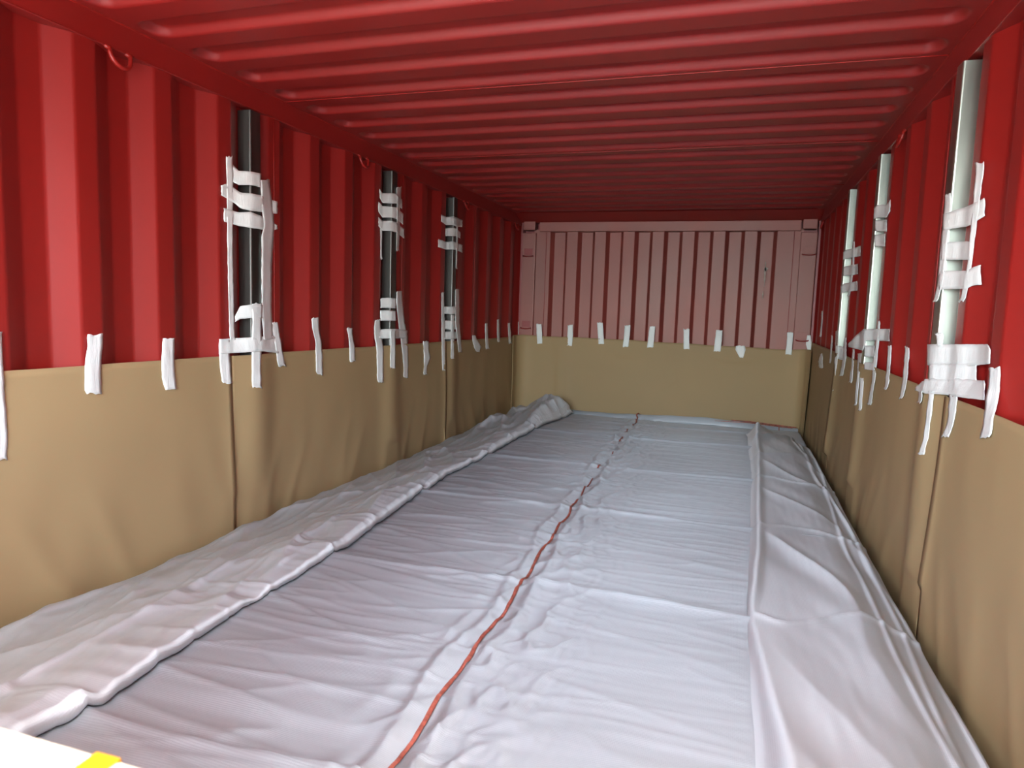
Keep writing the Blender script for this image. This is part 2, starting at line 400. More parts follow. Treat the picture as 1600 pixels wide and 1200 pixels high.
# ------------------------------------------------------------------ tape strips (edge pairs in metres)
TAPES=[
(-1,'paper','strip nearest the door on the left kraft paper, at picture edge','v',[(-1.162,1.429,1.493,-1.162,1.473,1.492),(-1.16,1.427,1.423,-1.159,1.469,1.421),(-1.152,1.422,1.361,-1.152,1.465,1.357),(-1.152,1.425,1.296,-1.152,1.468,1.291),(-1.152,1.428,1.215,-1.152,1.468,1.208),(-1.152,1.428,1.169,-1.152,1.464,1.162)]),
(-1,'paper','broad strip on the left kraft paper, second from the door','v',[(-1.162,1.715,1.477,-1.162,1.765,1.476),(-1.162,1.716,1.444,-1.162,1.765,1.442),(-1.157,1.704,1.412,-1.156,1.755,1.409),(-1.152,1.695,1.363,-1.152,1.748,1.359),(-1.152,1.694,1.318,-1.152,1.748,1.312),(-1.152,1.698,1.308,-1.152,1.746,1.303)]),
(-1,'paper','strip on the left kraft paper, third from the door','v',[(-1.162,1.99,1.457,-1.162,2.04,1.456),(-1.16,1.985,1.424,-1.16,2.037,1.422),(-1.153,1.975,1.394,-1.152,2.027,1.391),(-1.152,1.974,1.332,-1.152,2.029,1.327),(-1.152,1.985,1.293,-1.152,2.034,1.288)]),
(-1,'dark1','left foot strip below the ladder of tape','v',[(-1.165,2.252,1.445,-1.162,2.303,1.444),(-1.152,2.236,1.38,-1.149,2.289,1.377),(-1.152,2.242,1.333,-1.149,2.292,1.329),(-1.151,2.25,1.288,-1.149,2.298,1.284)]),
(-1,'dark1','long middle foot strip below the ladder of tape','v',[(-1.14,2.4,1.58,-1.139,2.455,1.581),(-1.139,2.402,1.517,-1.139,2.454,1.517),(-1.139,2.397,1.42,-1.137,2.451,1.418),(-1.134,2.39,1.335,-1.13,2.437,1.333),(-1.134,2.389,1.26,-1.13,2.441,1.255)]),
(-1,'dark1','right foot strip below the ladder of tape','v',[(-1.162,2.547,1.508,-1.162,2.584,1.508),(-1.162,2.559,1.452,-1.162,2.6,1.451),(-1.151,2.556,1.401,-1.153,2.6,1.399),(-1.149,2.568,1.33,-1.152,2.623,1.327)]),
(-1,'paper','long bent strip on the left kraft paper just past the nearest dark pole','v',[(-1.162,2.82,1.524,-1.162,2.873,1.524),(-1.162,2.825,1.482,-1.162,2.878,1.481),(-1.162,2.839,1.445,-1.164,2.891,1.444),(-1.158,2.845,1.411,-1.16,2.897,1.409),(-1.152,2.839,1.347,-1.152,2.891,1.344),(-1.152,2.839,1.29,-1.152,2.894,1.286),(-1.152,2.851,1.272,-1.152,2.887,1.269)]),
(-1,'paper','short bent strip on the left kraft paper before the middle dark pole','v',[(-1.162,3.108,1.478,-1.162,3.161,1.478),(-1.162,3.123,1.448,-1.162,3.161,1.447),(-1.16,3.128,1.417,-1.162,3.172,1.415),(-1.152,3.119,1.384,-1.152,3.169,1.382),(-1.152,3.122,1.316,-1.152,3.172,1.313)]),
(-1,'dark2','left foot strip below the ladder of tape','v',[(-1.162,3.385,1.518,-1.162,3.433,1.518),(-1.162,3.373,1.475,-1.162,3.441,1.474),(-1.16,3.379,1.416,-1.16,3.459,1.413),(-1.151,3.381,1.367,-1.144,3.444,1.364),(-1.15,3.386,1.267,-1.144,3.444,1.263),(-1.15,3.391,1.193,-1.144,3.442,1.189)]),
(-1,'dark2','middle foot strip below the ladder of tape','v',[(-1.14,3.509,1.461,-1.139,3.565,1.46),(-1.134,3.5,1.363,-1.13,3.551,1.361),(-1.134,3.5,1.26,-1.13,3.55,1.257)]),
(-1,'dark2','right foot strip below the ladder of tape','v',[(-1.139,3.569,1.669,-1.162,3.675,1.672),(-1.139,3.571,1.601,-1.162,3.693,1.602),(-1.16,3.638,1.496,-1.162,3.72,1.496),(-1.162,3.667,1.425,-1.18,3.791,1.422),(-1.146,3.657,1.355,-1.152,3.748,1.351),(-1.149,3.686,1.264,-1.152,3.752,1.26),(-1.15,3.689,1.192,-1.152,3.75,1.187)]),
(-1,'paper','curled strip on the left kraft paper between the middle and farthest dark poles','v',[(-1.153,3.943,1.389,-1.154,4.021,1.386),(-1.152,3.948,1.332,-1.152,4.029,1.328),(-1.152,3.959,1.285,-1.152,4.055,1.28),(-1.152,3.961,1.239,-1.152,4.006,1.236),(-1.152,3.954,1.19,-1.152,3.999,1.186)]),
(-1,'dark3','left foot strip below the ladder of tape','v',[(-1.162,4.221,1.685,-1.162,4.261,1.686),(-1.162,4.23,1.513,-1.162,4.28,1.513),(-1.153,4.216,1.392,-1.15,4.263,1.391),(-1.15,4.233,1.193,-1.146,4.27,1.19)]),
(-1,'dark3','middle foot strip below the ladder of tape','v',[(-1.143,4.337,1.546,-1.139,4.382,1.546),(-1.14,4.338,1.41,-1.137,4.384,1.409),(-1.135,4.329,1.262,-1.13,4.373,1.26)]),
(-1,'dark3','right foot strip below the ladder of tape','v',[(-1.139,4.388,1.712,-1.162,4.51,1.716),(-1.139,4.401,1.492,-1.162,4.53,1.491),(-1.138,4.439,1.387,-1.151,4.538,1.383),(-1.144,4.481,1.3,-1.151,4.555,1.296)]),
(-1,'paper','crumpled short piece on the left kraft paper past the farthest dark pole','v',[(-1.158,4.763,1.404,-1.158,4.82,1.403),(-1.152,4.756,1.368,-1.152,4.858,1.365),(-1.152,4.784,1.322,-1.152,4.941,1.316),(-1.152,4.838,1.283,-1.152,4.89,1.281)]),
(-1,'paper','fourth strip from the far corner on the left kraft paper','v',[(-1.164,5.034,1.487,-1.162,5.079,1.487),(-1.157,5.029,1.393,-1.156,5.082,1.392),(-1.152,5.032,1.298,-1.152,5.109,1.295)]),
(-1,'paper','third strip from the far corner on the left kraft paper','v',[(-1.166,5.306,1.515,-1.162,5.34,1.516),(-1.164,5.314,1.421,-1.162,5.364,1.42),(-1.152,5.297,1.342,-1.152,5.351,1.34)]),
(-1,'paper','second strip from the far corner on the left kraft paper','v',[(-1.167,5.581,1.484,-1.162,5.623,1.484),(-1.162,5.59,1.406,-1.16,5.653,1.404),(-1.152,5.588,1.317,-1.152,5.656,1.315)]),
(-1,'paper','strip in the far corner of the left kraft paper','v',[(-1.166,5.865,1.493,-1.162,5.91,1.493),(-1.163,5.857,1.4,-1.159,5.9,1.4),(-1.152,5.824,1.32,-1.152,5.879,1.318)]),
(-1,'dark1','top band of the upper tape ladder','h',[(-1.162,2.313,2.098,-1.162,2.312,2.049),(-1.163,2.33,2.077,-1.163,2.329,2.016),(-1.161,2.337,2.071,-1.161,2.336,2.013),(-1.158,2.344,2.065,-1.158,2.344,2.011),(-1.156,2.352,2.059,-1.156,2.351,2.008),(-1.153,2.359,2.06,-1.154,2.359,2.01),(-1.151,2.367,2.061,-1.151,2.366,2.011),(-1.148,2.374,2.062,-1.148,2.374,2.012),(-1.146,2.383,2.063,-1.146,2.382,2.014),(-1.143,2.39,2.064,-1.143,2.39,2.015),(-1.14,2.398,2.065,-1.14,2.398,2.016),(-1.139,2.409,2.066,-1.139,2.408,2.016),(-1.139,2.42,2.067,-1.139,2.42,2.017),(-1.139,2.432,2.067,-1.139,2.431,2.017),(-1.139,2.443,2.068,-1.139,2.443,2.017),(-1.139,2.455,2.069,-1.139,2.455,2.017)]),
(-1,'dark1','second band of the upper tape ladder','h',[(-1.162,2.269,1.992,-1.162,2.268,1.958),(-1.162,2.28,1.997,-1.162,2.279,1.956),(-1.162,2.291,2.002,-1.162,2.291,1.953),(-1.162,2.303,2.001,-1.162,2.302,1.95),(-1.162,2.314,1.999,-1.162,2.314,1.946),(-1.163,2.327,1.997,-1.162,2.325,1.943),(-1.161,2.336,1.994,-1.161,2.336,1.94),(-1.158,2.344,1.99,-1.158,2.344,1.935),(-1.156,2.352,1.986,-1.156,2.352,1.93),(-1.153,2.36,1.982,-1.153,2.36,1.925),(-1.15,2.368,1.983,-1.15,2.367,1.924),(-1.148,2.375,1.984,-1.148,2.375,1.924),(-1.146,2.383,1.985,-1.146,2.382,1.924),(-1.143,2.39,1.985,-1.143,2.39,1.923),(-1.14,2.398,1.986,-1.14,2.397,1.923),(-1.139,2.407,1.986,-1.139,2.406,1.923),(-1.139,2.418,1.987,-1.139,2.417,1.924),(-1.139,2.429,1.987,-1.139,2.428,1.925),(-1.139,2.44,1.988,-1.139,2.439,1.925),(-1.139,2.451,1.988,-1.139,2.45,1.926),(-1.14,2.464,1.987,-1.139,2.463,1.927),(-1.147,2.487,1.987,-1.147,2.487,1.929),(-1.155,2.511,1.987,-1.155,2.51,1.931),(-1.163,2.535,1.988,-1.163,2.535,1.934),(-1.162,2.547,1.987,-1.162,2.547,1.935),(-1.162,2.56,1.987,-1.162,2.56,1.936),(-1.162,2.573,1.986,-1.162,2.573,1.937),(-1.162,2.586,1.986,-1.162,2.586,1.938)]),
(-1,'dark1','third band of the upper tape ladder','h',[(-1.162,2.28,1.915,-1.162,2.28,1.868),(-1.162,2.292,1.915,-1.162,2.292,1.867),(-1.162,2.304,1.915,-1.162,2.304,1.867),(-1.162,2.317,1.914,-1.162,2.316,1.866),(-1.163,2.328,1.913,-1.162,2.326,1.865),(-1.161,2.335,1.912,-1.161,2.335,1.864),(-1.159,2.343,1.911,-1.159,2.342,1.863),(-1.156,2.35,1.91,-1.156,2.349,1.861),(-1.154,2.357,1.911,-1.154,2.357,1.861),(-1.151,2.366,1.913,-1.151,2.365,1.861),(-1.148,2.373,1.914,-1.149,2.373,1.861),(-1.146,2.381,1.915,-1.146,2.381,1.86),(-1.143,2.389,1.917,-1.143,2.389,1.86),(-1.14,2.397,1.918,-1.141,2.397,1.86),(-1.139,2.406,1.917,-1.139,2.406,1.86),(-1.139,2.417,1.916,-1.139,2.417,1.86),(-1.139,2.428,1.914,-1.139,2.428,1.861),(-1.139,2.439,1.913,-1.139,2.438,1.861),(-1.139,2.45,1.912,-1.139,2.45,1.861),(-1.139,2.463,1.909,-1.139,2.463,1.861),(-1.147,2.486,1.907,-1.147,2.486,1.861),(-1.155,2.51,1.906,-1.155,2.51,1.861),(-1.163,2.534,1.904,-1.163,2.534,1.862),(-1.162,2.547,1.901,-1.162,2.546,1.866),(-1.162,2.559,1.899,-1.162,2.559,1.87),(-1.162,2.572,1.896,-1.162,2.572,1.874),(-1.162,2.586,1.893,-1.162,2.586,1.878)]),
(-1,'dark1','fourth band, low above the kraft paper','h',[(-1.162,2.334,1.535,-1.162,2.333,1.509),(-1.158,2.344,1.552,-1.158,2.344,1.515),(-1.155,2.354,1.569,-1.155,2.354,1.521),(-1.152,2.362,1.57,-1.152,2.362,1.522),(-1.15,2.37,1.571,-1.15,2.37,1.522),(-1.147,2.378,1.572,-1.147,2.378,1.523),(-1.144,2.386,1.574,-1.144,2.386,1.524),(-1.142,2.395,1.575,-1.142,2.394,1.524),(-1.139,2.403,1.575,-1.139,2.402,1.524),(-1.139,2.414,1.575,-1.139,2.413,1.524),(-1.139,2.425,1.575,-1.139,2.424,1.524),(-1.139,2.436,1.576,-1.139,2.435,1.524),(-1.139,2.447,1.576,-1.139,2.447,1.524),(-1.139,2.458,1.576,-1.139,2.458,1.524)]),
(-1,'dark1','wide lowest band across the kraft paper edge','h',[(-1.165,2.252,1.448,-1.154,2.239,1.395),(-1.162,2.261,1.448,-1.153,2.249,1.396),(-1.162,2.273,1.448,-1.152,2.26,1.396),(-1.162,2.284,1.448,-1.152,2.271,1.396),(-1.162,2.296,1.449,-1.151,2.282,1.396),(-1.162,2.307,1.449,-1.15,2.292,1.396),(-1.162,2.318,1.449,-1.15,2.302,1.396),(-1.163,2.33,1.449,-1.149,2.312,1.396),(-1.16,2.337,1.45,-1.148,2.321,1.396),(-1.158,2.345,1.45,-1.146,2.331,1.396),(-1.155,2.353,1.45,-1.145,2.34,1.396),(-1.152,2.361,1.45,-1.143,2.349,1.396),(-1.15,2.369,1.451,-1.141,2.358,1.396),(-1.147,2.377,1.451,-1.14,2.367,1.396),(-1.144,2.385,1.451,-1.138,2.376,1.397),(-1.142,2.393,1.452,-1.136,2.386,1.397),(-1.139,2.401,1.452,-1.134,2.395,1.397),(-1.139,2.412,1.452,-1.133,2.404,1.397),(-1.139,2.424,1.452,-1.132,2.414,1.397),(-1.139,2.435,1.452,-1.132,2.424,1.396),(-1.139,2.446,1.452,-1.132,2.436,1.396),(-1.139,2.457,1.452,-1.132,2.447,1.396),(-1.142,2.473,1.452,-1.133,2.46,1.396),(-1.149,2.494,1.452,-1.134,2.474,1.394),(-1.156,2.515,1.453,-1.137,2.489,1.392),(-1.163,2.536,1.453,-1.14,2.504,1.39),(-1.162,2.547,1.454,-1.142,2.52,1.389),(-1.162,2.559,1.454,-1.145,2.535,1.387),(-1.162,2.571,1.44,-1.147,2.55,1.385),(-1.161,2.582,1.426,-1.148,2.564,1.383),(-1.157,2.589,1.412,-1.15,2.578,1.382)]),
(-1,'dark1','long left upright strip of the tape ladder','v',[(-1.162,2.293,2.098,-1.163,2.327,2.106),(-1.162,2.297,2.041,-1.162,2.332,2.048),(-1.162,2.297,1.952,-1.163,2.33,1.957),(-1.162,2.296,1.861,-1.162,2.326,1.865),(-1.162,2.297,1.748,-1.162,2.324,1.75),(-1.162,2.299,1.633,-1.162,2.326,1.634),(-1.162,2.301,1.54,-1.163,2.329,1.54),(-1.162,2.303,1.446,-1.163,2.331,1.445)]),
(-1,'dark1','wide right upright strip of the tape ladder','v',[(-1.139,2.451,2.047,-1.163,2.536,2.063),(-1.139,2.455,2.01,-1.162,2.542,2.026),(-1.139,2.462,1.93,-1.162,2.558,1.944),(-1.144,2.479,1.88,-1.162,2.565,1.891),(-1.139,2.457,1.838,-1.162,2.561,1.85),(-1.139,2.456,1.713,-1.162,2.548,1.719),(-1.139,2.455,1.566,-1.162,2.547,1.567),(-1.14,2.466,1.442,-1.162,2.555,1.439)]),
(-1,'dark2','top band of the upper tape ladder','h',[(-1.162,3.416,2.18,-1.162,3.417,2.135),(-1.162,3.443,2.162,-1.162,3.445,2.114),(-1.158,3.458,2.165,-1.157,3.459,2.115),(-1.153,3.473,2.167,-1.152,3.474,2.117),(-1.148,3.488,2.169,-1.147,3.488,2.118),(-1.143,3.503,2.172,-1.142,3.504,2.12),(-1.139,3.525,2.174,-1.139,3.526,2.123),(-1.139,3.553,2.177,-1.139,3.555,2.128),(-1.139,3.575,2.171,-1.14,3.579,2.121),(-1.16,3.639,2.171,-1.162,3.644,2.121),(-1.162,3.666,2.166,-1.162,3.667,2.115)]),
(-1,'dark2','second band of the upper tape ladder','h',[(-1.162,3.404,2.114,-1.162,3.406,2.063),(-1.162,3.425,2.106,-1.162,3.426,2.052),(-1.162,3.444,2.098,-1.162,3.446,2.04),(-1.157,3.459,2.099,-1.157,3.46,2.042),(-1.152,3.474,2.101,-1.152,3.475,2.044),(-1.147,3.489,2.102,-1.147,3.49,2.046),(-1.142,3.504,2.103,-1.142,3.505,2.048),(-1.139,3.527,2.105,-1.139,3.528,2.048),(-1.139,3.555,2.108,-1.139,3.557,2.048),(-1.145,3.592,2.102,-1.146,3.597,2.044),(-1.162,3.653,2.1,-1.162,3.655,2.041),(-1.162,3.68,2.092,-1.162,3.682,2.034)]),
(-1,'dark2','third band of the upper tape ladder','h',[(-1.162,3.406,2.038,-1.162,3.407,1.993),(-1.162,3.426,2.031,-1.162,3.428,1.983),(-1.162,3.446,2.024,-1.162,3.447,1.972),(-1.157,3.461,2.026,-1.156,3.461,1.974),(-1.152,3.476,2.028,-1.152,3.476,1.976),(-1.147,3.49,2.03,-1.146,3.491,1.977),(-1.142,3.506,2.032,-1.142,3.506,1.979),(-1.139,3.529,2.031,-1.139,3.53,1.978),(-1.139,3.558,2.032,-1.139,3.559,1.979),(-1.144,3.588,2.026,-1.145,3.593,1.974),(-1.163,3.649,2.025,-1.163,3.65,1.972),(-1.162,3.671,2.018,-1.162,3.672,1.966),(-1.162,3.694,2.012,-1.162,3.696,1.96)]),
(-1,'dark2','right upright strip of the upper tape ladder','v',[(-1.139,3.552,2.213,-1.162,3.652,2.231),(-1.139,3.557,2.168,-1.163,3.651,2.183),(-1.139,3.563,2.089,-1.159,3.634,2.099),(-1.139,3.563,1.989,-1.158,3.633,1.997),(-1.139,3.562,1.882,-1.155,3.622,1.887)]),
(-1,'dark2','thin left upright sliver beside the upper tape ladder','v',[(-1.162,3.425,1.989,-1.162,3.444,1.991),(-1.162,3.432,1.827,-1.161,3.446,1.828)]),
(-1,'dark2','upper band of the lower tape ladder','h',[(-1.162,3.437,1.627,-1.162,3.438,1.577),(-1.159,3.455,1.629,-1.158,3.456,1.578),(-1.154,3.471,1.63,-1.153,3.472,1.578),(-1.148,3.486,1.632,-1.148,3.488,1.579),(-1.144,3.501,1.632,-1.143,3.502,1.578),(-1.139,3.516,1.631,-1.139,3.518,1.577),(-1.139,3.539,1.631,-1.139,3.541,1.577),(-1.139,3.563,1.631,-1.139,3.565,1.577)]),
(-1,'dark2','middle band of the lower tape ladder','h',[(-1.163,3.44,1.564,-1.163,3.441,1.511),(-1.158,3.456,1.564,-1.158,3.457,1.511),(-1.153,3.472,1.565,-1.153,3.473,1.511),(-1.148,3.487,1.565,-1.148,3.489,1.511),(-1.143,3.502,1.565,-1.143,3.503,1.511),(-1.139,3.518,1.564,-1.139,3.519,1.512),(-1.139,3.541,1.563,-1.139,3.543,1.511),(-1.139,3.565,1.563,-1.139,3.567,1.511)]),
(-1,'dark2','lowest band of the lower tape ladder','h',[(-1.162,3.427,1.464,-1.16,3.424,1.418),(-1.161,3.447,1.465,-1.159,3.445,1.417),(-1.156,3.461,1.466,-1.155,3.459,1.417),(-1.152,3.475,1.467,-1.15,3.473,1.417),(-1.147,3.489,1.467,-1.146,3.488,1.417),(-1.143,3.502,1.467,-1.142,3.502,1.417),(-1.139,3.517,1.467,-1.138,3.516,1.416),(-1.139,3.539,1.467,-1.138,3.537,1.416),(-1.139,3.561,1.467,-1.138,3.559,1.415),(-1.146,3.597,1.466,-1.142,3.59,1.414),(-1.162,3.653,1.463,-1.158,3.645,1.413),(-1.162,3.677,1.461,-1.158,3.671,1.413),(-1.162,3.702,1.46,-1.159,3.697,1.413),(-1.167,3.737,1.457,-1.161,3.726,1.412),(-1.182,3.793,1.454,-1.17,3.769,1.412)]),
(-1,'dark3','top band of the upper tape ladder','h',[(-1.165,4.197,2.162,-1.165,4.198,2.119),(-1.162,4.23,2.158,-1.162,4.233,2.112),(-1.162,4.27,2.156,-1.163,4.275,2.105),(-1.157,4.294,2.16,-1.156,4.296,2.108),(-1.15,4.316,2.165,-1.149,4.317,2.111),(-1.143,4.337,2.169,-1.142,4.339,2.113),(-1.139,4.381,2.167,-1.139,4.384,2.111),(-1.146,4.429,2.168,-1.152,4.447,2.117),(-1.162,4.503,2.172,-1.162,4.506,2.123),(-1.162,4.536,2.171,-1.162,4.539,2.126)]),
(-1,'dark3','second band of the upper tape ladder','h',[(-1.162,4.264,2.084,-1.162,4.267,2.037),(-1.159,4.287,2.088,-1.159,4.289,2.04),(-1.154,4.304,2.091,-1.153,4.306,2.042),(-1.148,4.322,2.094,-1.147,4.323,2.043),(-1.142,4.339,2.097,-1.142,4.341,2.045),(-1.139,4.385,2.099,-1.139,4.388,2.051),(-1.154,4.454,2.095,-1.159,4.468,2.051),(-1.162,4.508,2.089,-1.162,4.511,2.048)]),
(-1,'dark3','third band of the upper tape ladder','h',[(-1.172,4.173,2.011,-1.172,4.174,1.961),(-1.167,4.192,2.008,-1.166,4.193,1.959),(-1.162,4.214,2.006,-1.162,4.216,1.957),(-1.162,4.246,2.004,-1.162,4.249,1.956),(-1.162,4.279,2.003,-1.162,4.28,1.955),(-1.155,4.299,2.006,-1.155,4.301,1.957),(-1.148,4.32,2.01,-1.148,4.322,1.959),(-1.141,4.342,2.013,-1.14,4.343,1.961),(-1.139,4.391,2.01,-1.139,4.394,1.962),(-1.163,4.481,2.014,-1.163,4.484,1.965),(-1.162,4.513,2.012,-1.162,4.516,1.962),(-1.162,4.547,2.01,-1.162,4.55,1.959)]),
(-1,'dark3','thin right upright sliver below the upper tape ladder','v',[(-1.139,4.382,2.115,-1.139,4.405,2.118),(-1.139,4.386,1.965,-1.139,4.41,1.967),(-1.139,4.385,1.843,-1.14,4.411,1.845)]),
(-1,'dark3','upper band of the lower tape ladder','h',[(-1.162,4.261,1.597,-1.162,4.263,1.553),(-1.16,4.286,1.598,-1.159,4.287,1.552),(-1.154,4.303,1.598,-1.154,4.304,1.552),(-1.148,4.321,1.599,-1.148,4.322,1.551),(-1.142,4.338,1.599,-1.142,4.34,1.55),(-1.139,4.362,1.601,-1.139,4.365,1.551),(-1.139,4.394,1.602,-1.139,4.397,1.553),(-1.163,4.484,1.604,-1.162,4.486,1.554),(-1.162,4.517,1.606,-1.162,4.52,1.555)]),
(-1,'dark3','middle band of the lower tape ladder','h',[(-1.162,4.266,1.508,-1.162,4.269,1.456),(-1.159,4.288,1.509,-1.158,4.29,1.454),(-1.153,4.306,1.509,-1.152,4.307,1.454),(-1.147,4.323,1.509,-1.147,4.325,1.452),(-1.141,4.341,1.509,-1.141,4.343,1.451),(-1.139,4.368,1.509,-1.139,4.371,1.452),(-1.139,4.4,1.509,-1.139,4.404,1.453),(-1.162,4.489,1.508,-1.162,4.493,1.452),(-1.162,4.523,1.508,-1.162,4.527,1.452)]),
(-1,'dark3','lowest band of the lower tape ladder','h',[(-1.162,4.269,1.439,-1.151,4.246,1.392),(-1.158,4.29,1.439,-1.149,4.271,1.391),(-1.152,4.308,1.439,-1.145,4.293,1.391),(-1.146,4.325,1.439,-1.14,4.313,1.39),(-1.14,4.343,1.439,-1.136,4.334,1.39),(-1.139,4.379,1.438,-1.132,4.366,1.391),(-1.156,4.459,1.436,-1.134,4.408,1.391),(-1.162,4.516,1.435,-1.148,4.485,1.389)]),
(1,'galv1','top band of the upper tape ladder','h',[(1.139,2.44,1.891,1.139,2.424,1.844),(1.139,2.421,1.89,1.139,2.405,1.842),(1.139,2.402,1.888,1.142,2.396,1.841),(1.142,2.394,1.888,1.144,2.387,1.841),(1.144,2.387,1.89,1.146,2.379,1.842),(1.147,2.38,1.891,1.149,2.373,1.843),(1.149,2.371,1.891,1.152,2.364,1.842),(1.152,2.364,1.892,1.154,2.356,1.842),(1.154,2.355,1.892,1.157,2.348,1.842),(1.157,2.348,1.892,1.16,2.341,1.842),(1.16,2.34,1.892,1.162,2.332,1.841),(1.162,2.333,1.893,1.162,2.317,1.84),(1.162,2.316,1.892,1.162,2.3,1.839),(1.162,2.296,1.892,1.162,2.279,1.839),(1.162,2.275,1.892,1.163,2.26,1.84),(1.163,2.26,1.892,1.165,2.252,1.843),(1.165,2.253,1.894,1.167,2.244,1.845),(1.167,2.244,1.895,1.169,2.236,1.847),(1.17,2.237,1.896,1.172,2.229,1.85),(1.172,2.228,1.897,1.174,2.221,1.852),(1.174,2.221,1.899,1.176,2.214,1.854)]),
(1,'galv1','second band of the upper tape ladder','h',[(1.139,2.432,1.811,1.139,2.415,1.762),(1.139,2.408,1.809,1.141,2.398,1.761),(1.142,2.395,1.809,1.144,2.388,1.76),(1.145,2.385,1.808,1.147,2.378,1.759),(1.147,2.377,1.808,1.15,2.37,1.759),(1.15,2.37,1.807,1.152,2.363,1.758),(1.152,2.361,1.806,1.155,2.354,1.758),(1.155,2.355,1.806,1.158,2.348,1.757),(1.158,2.347,1.805,1.16,2.34,1.756),(1.16,2.339,1.804,1.162,2.332,1.756),(1.162,2.331,1.804,1.162,2.315,1.755),(1.162,2.314,1.802,1.162,2.299,1.753),(1.162,2.298,1.801,1.162,2.282,1.752),(1.162,2.282,1.799,1.162,2.266,1.751),(1.162,2.263,1.796,1.164,2.255,1.749),(1.165,2.253,1.795,1.167,2.246,1.748)]),
(1,'galv1','third band of the upper tape ladder','h',[(1.139,2.429,1.73,1.139,2.411,1.679),(1.139,2.408,1.73,1.141,2.397,1.679),(1.141,2.395,1.73,1.144,2.387,1.68),(1.144,2.388,1.731,1.147,2.38,1.68),(1.147,2.378,1.73,1.149,2.371,1.68),(1.15,2.371,1.73,1.152,2.363,1.68),(1.152,2.363,1.729,1.155,2.356,1.68),(1.155,2.354,1.729,1.157,2.347,1.68),(1.158,2.347,1.728,1.16,2.34,1.679),(1.16,2.338,1.728,1.162,2.332,1.679),(1.163,2.332,1.727,1.162,2.314,1.679),(1.162,2.313,1.726,1.162,2.297,1.678),(1.162,2.296,1.725,1.162,2.28,1.678),(1.162,2.279,1.724,1.162,2.264,1.677),(1.162,2.263,1.723,1.164,2.255,1.677),(1.165,2.252,1.726,1.167,2.245,1.681),(1.168,2.243,1.73,1.17,2.236,1.684),(1.17,2.234,1.731,1.172,2.227,1.684),(1.172,2.226,1.732,1.174,2.218,1.685),(1.175,2.218,1.733,1.177,2.21,1.685),(1.177,2.21,1.734,1.179,2.201,1.685)]),
(1,'galv1','left upright strip of the upper tape ladder','v',[(1.139,2.44,1.945,1.142,2.394,1.938),(1.139,2.432,1.867,1.143,2.391,1.862),(1.139,2.437,1.789,1.143,2.389,1.784),(1.139,2.428,1.708,1.143,2.39,1.706),(1.139,2.452,1.647,1.139,2.413,1.646)]),
(1,'galv1','right upright strip of the upper tape ladder','v',[(1.162,2.278,1.996,1.17,2.234,1.986),(1.162,2.269,1.935,1.169,2.238,1.93),(1.162,2.266,1.863,1.168,2.241,1.86),(1.162,2.263,1.773,1.167,2.246,1.772),(1.162,2.271,1.701,1.166,2.248,1.699),(1.162,2.291,1.645,1.163,2.26,1.645)]),
(1,'galv1','broad upper patch across the pole foot','h',[(1.162,2.576,1.523,1.139,2.456,1.466),(1.139,2.456,1.526,1.139,2.435,1.467),(1.139,2.435,1.527,1.139,2.414,1.469),(1.139,2.415,1.528,1.14,2.399,1.47),(1.14,2.399,1.528,1.143,2.391,1.471),(1.143,2.391,1.529,1.146,2.382,1.472),(1.146,2.383,1.529,1.148,2.373,1.473),(1.148,2.373,1.53,1.151,2.365,1.474),(1.151,2.365,1.53,1.154,2.357,1.474),(1.154,2.357,1.53,1.157,2.35,1.475),(1.157,2.35,1.531,1.159,2.341,1.476),(1.159,2.341,1.531,1.162,2.333,1.476),(1.162,2.334,1.532,1.162,2.317,1.477),(1.162,2.318,1.532,1.162,2.3,1.477),(1.162,2.301,1.533,1.162,2.283,1.478),(1.162,2.284,1.534,1.162,2.266,1.479),(1.162,2.267,1.534,1.164,2.255,1.479),(1.164,2.257,1.534,1.166,2.248,1.48),(1.166,2.248,1.535,1.168,2.239,1.48),(1.168,2.24,1.535,1.171,2.232,1.48),(1.17,2.232,1.536,1.173,2.224,1.481),(1.173,2.225,1.536,1.175,2.217,1.482),(1.175,2.218,1.536,1.177,2.209,1.483),(1.177,2.21,1.537,1.179,2.202,1.484),(1.179,2.204,1.537,1.181,2.195,1.485),(1.181,2.196,1.537,1.182,2.183,1.486),(1.182,2.185,1.538,1.182,2.169,1.487),(1.182,2.171,1.538,1.182,2.156,1.489),(1.182,2.157,1.539,1.182,2.142,1.49),(1.182,2.143,1.539,1.182,2.129,1.491),(1.182,2.13,1.54,1.162,2.051,1.496),(1.162,2.052,1.542,1.162,2.038,1.497),(1.162,2.036,1.531,1.162,2.026,1.499)]),
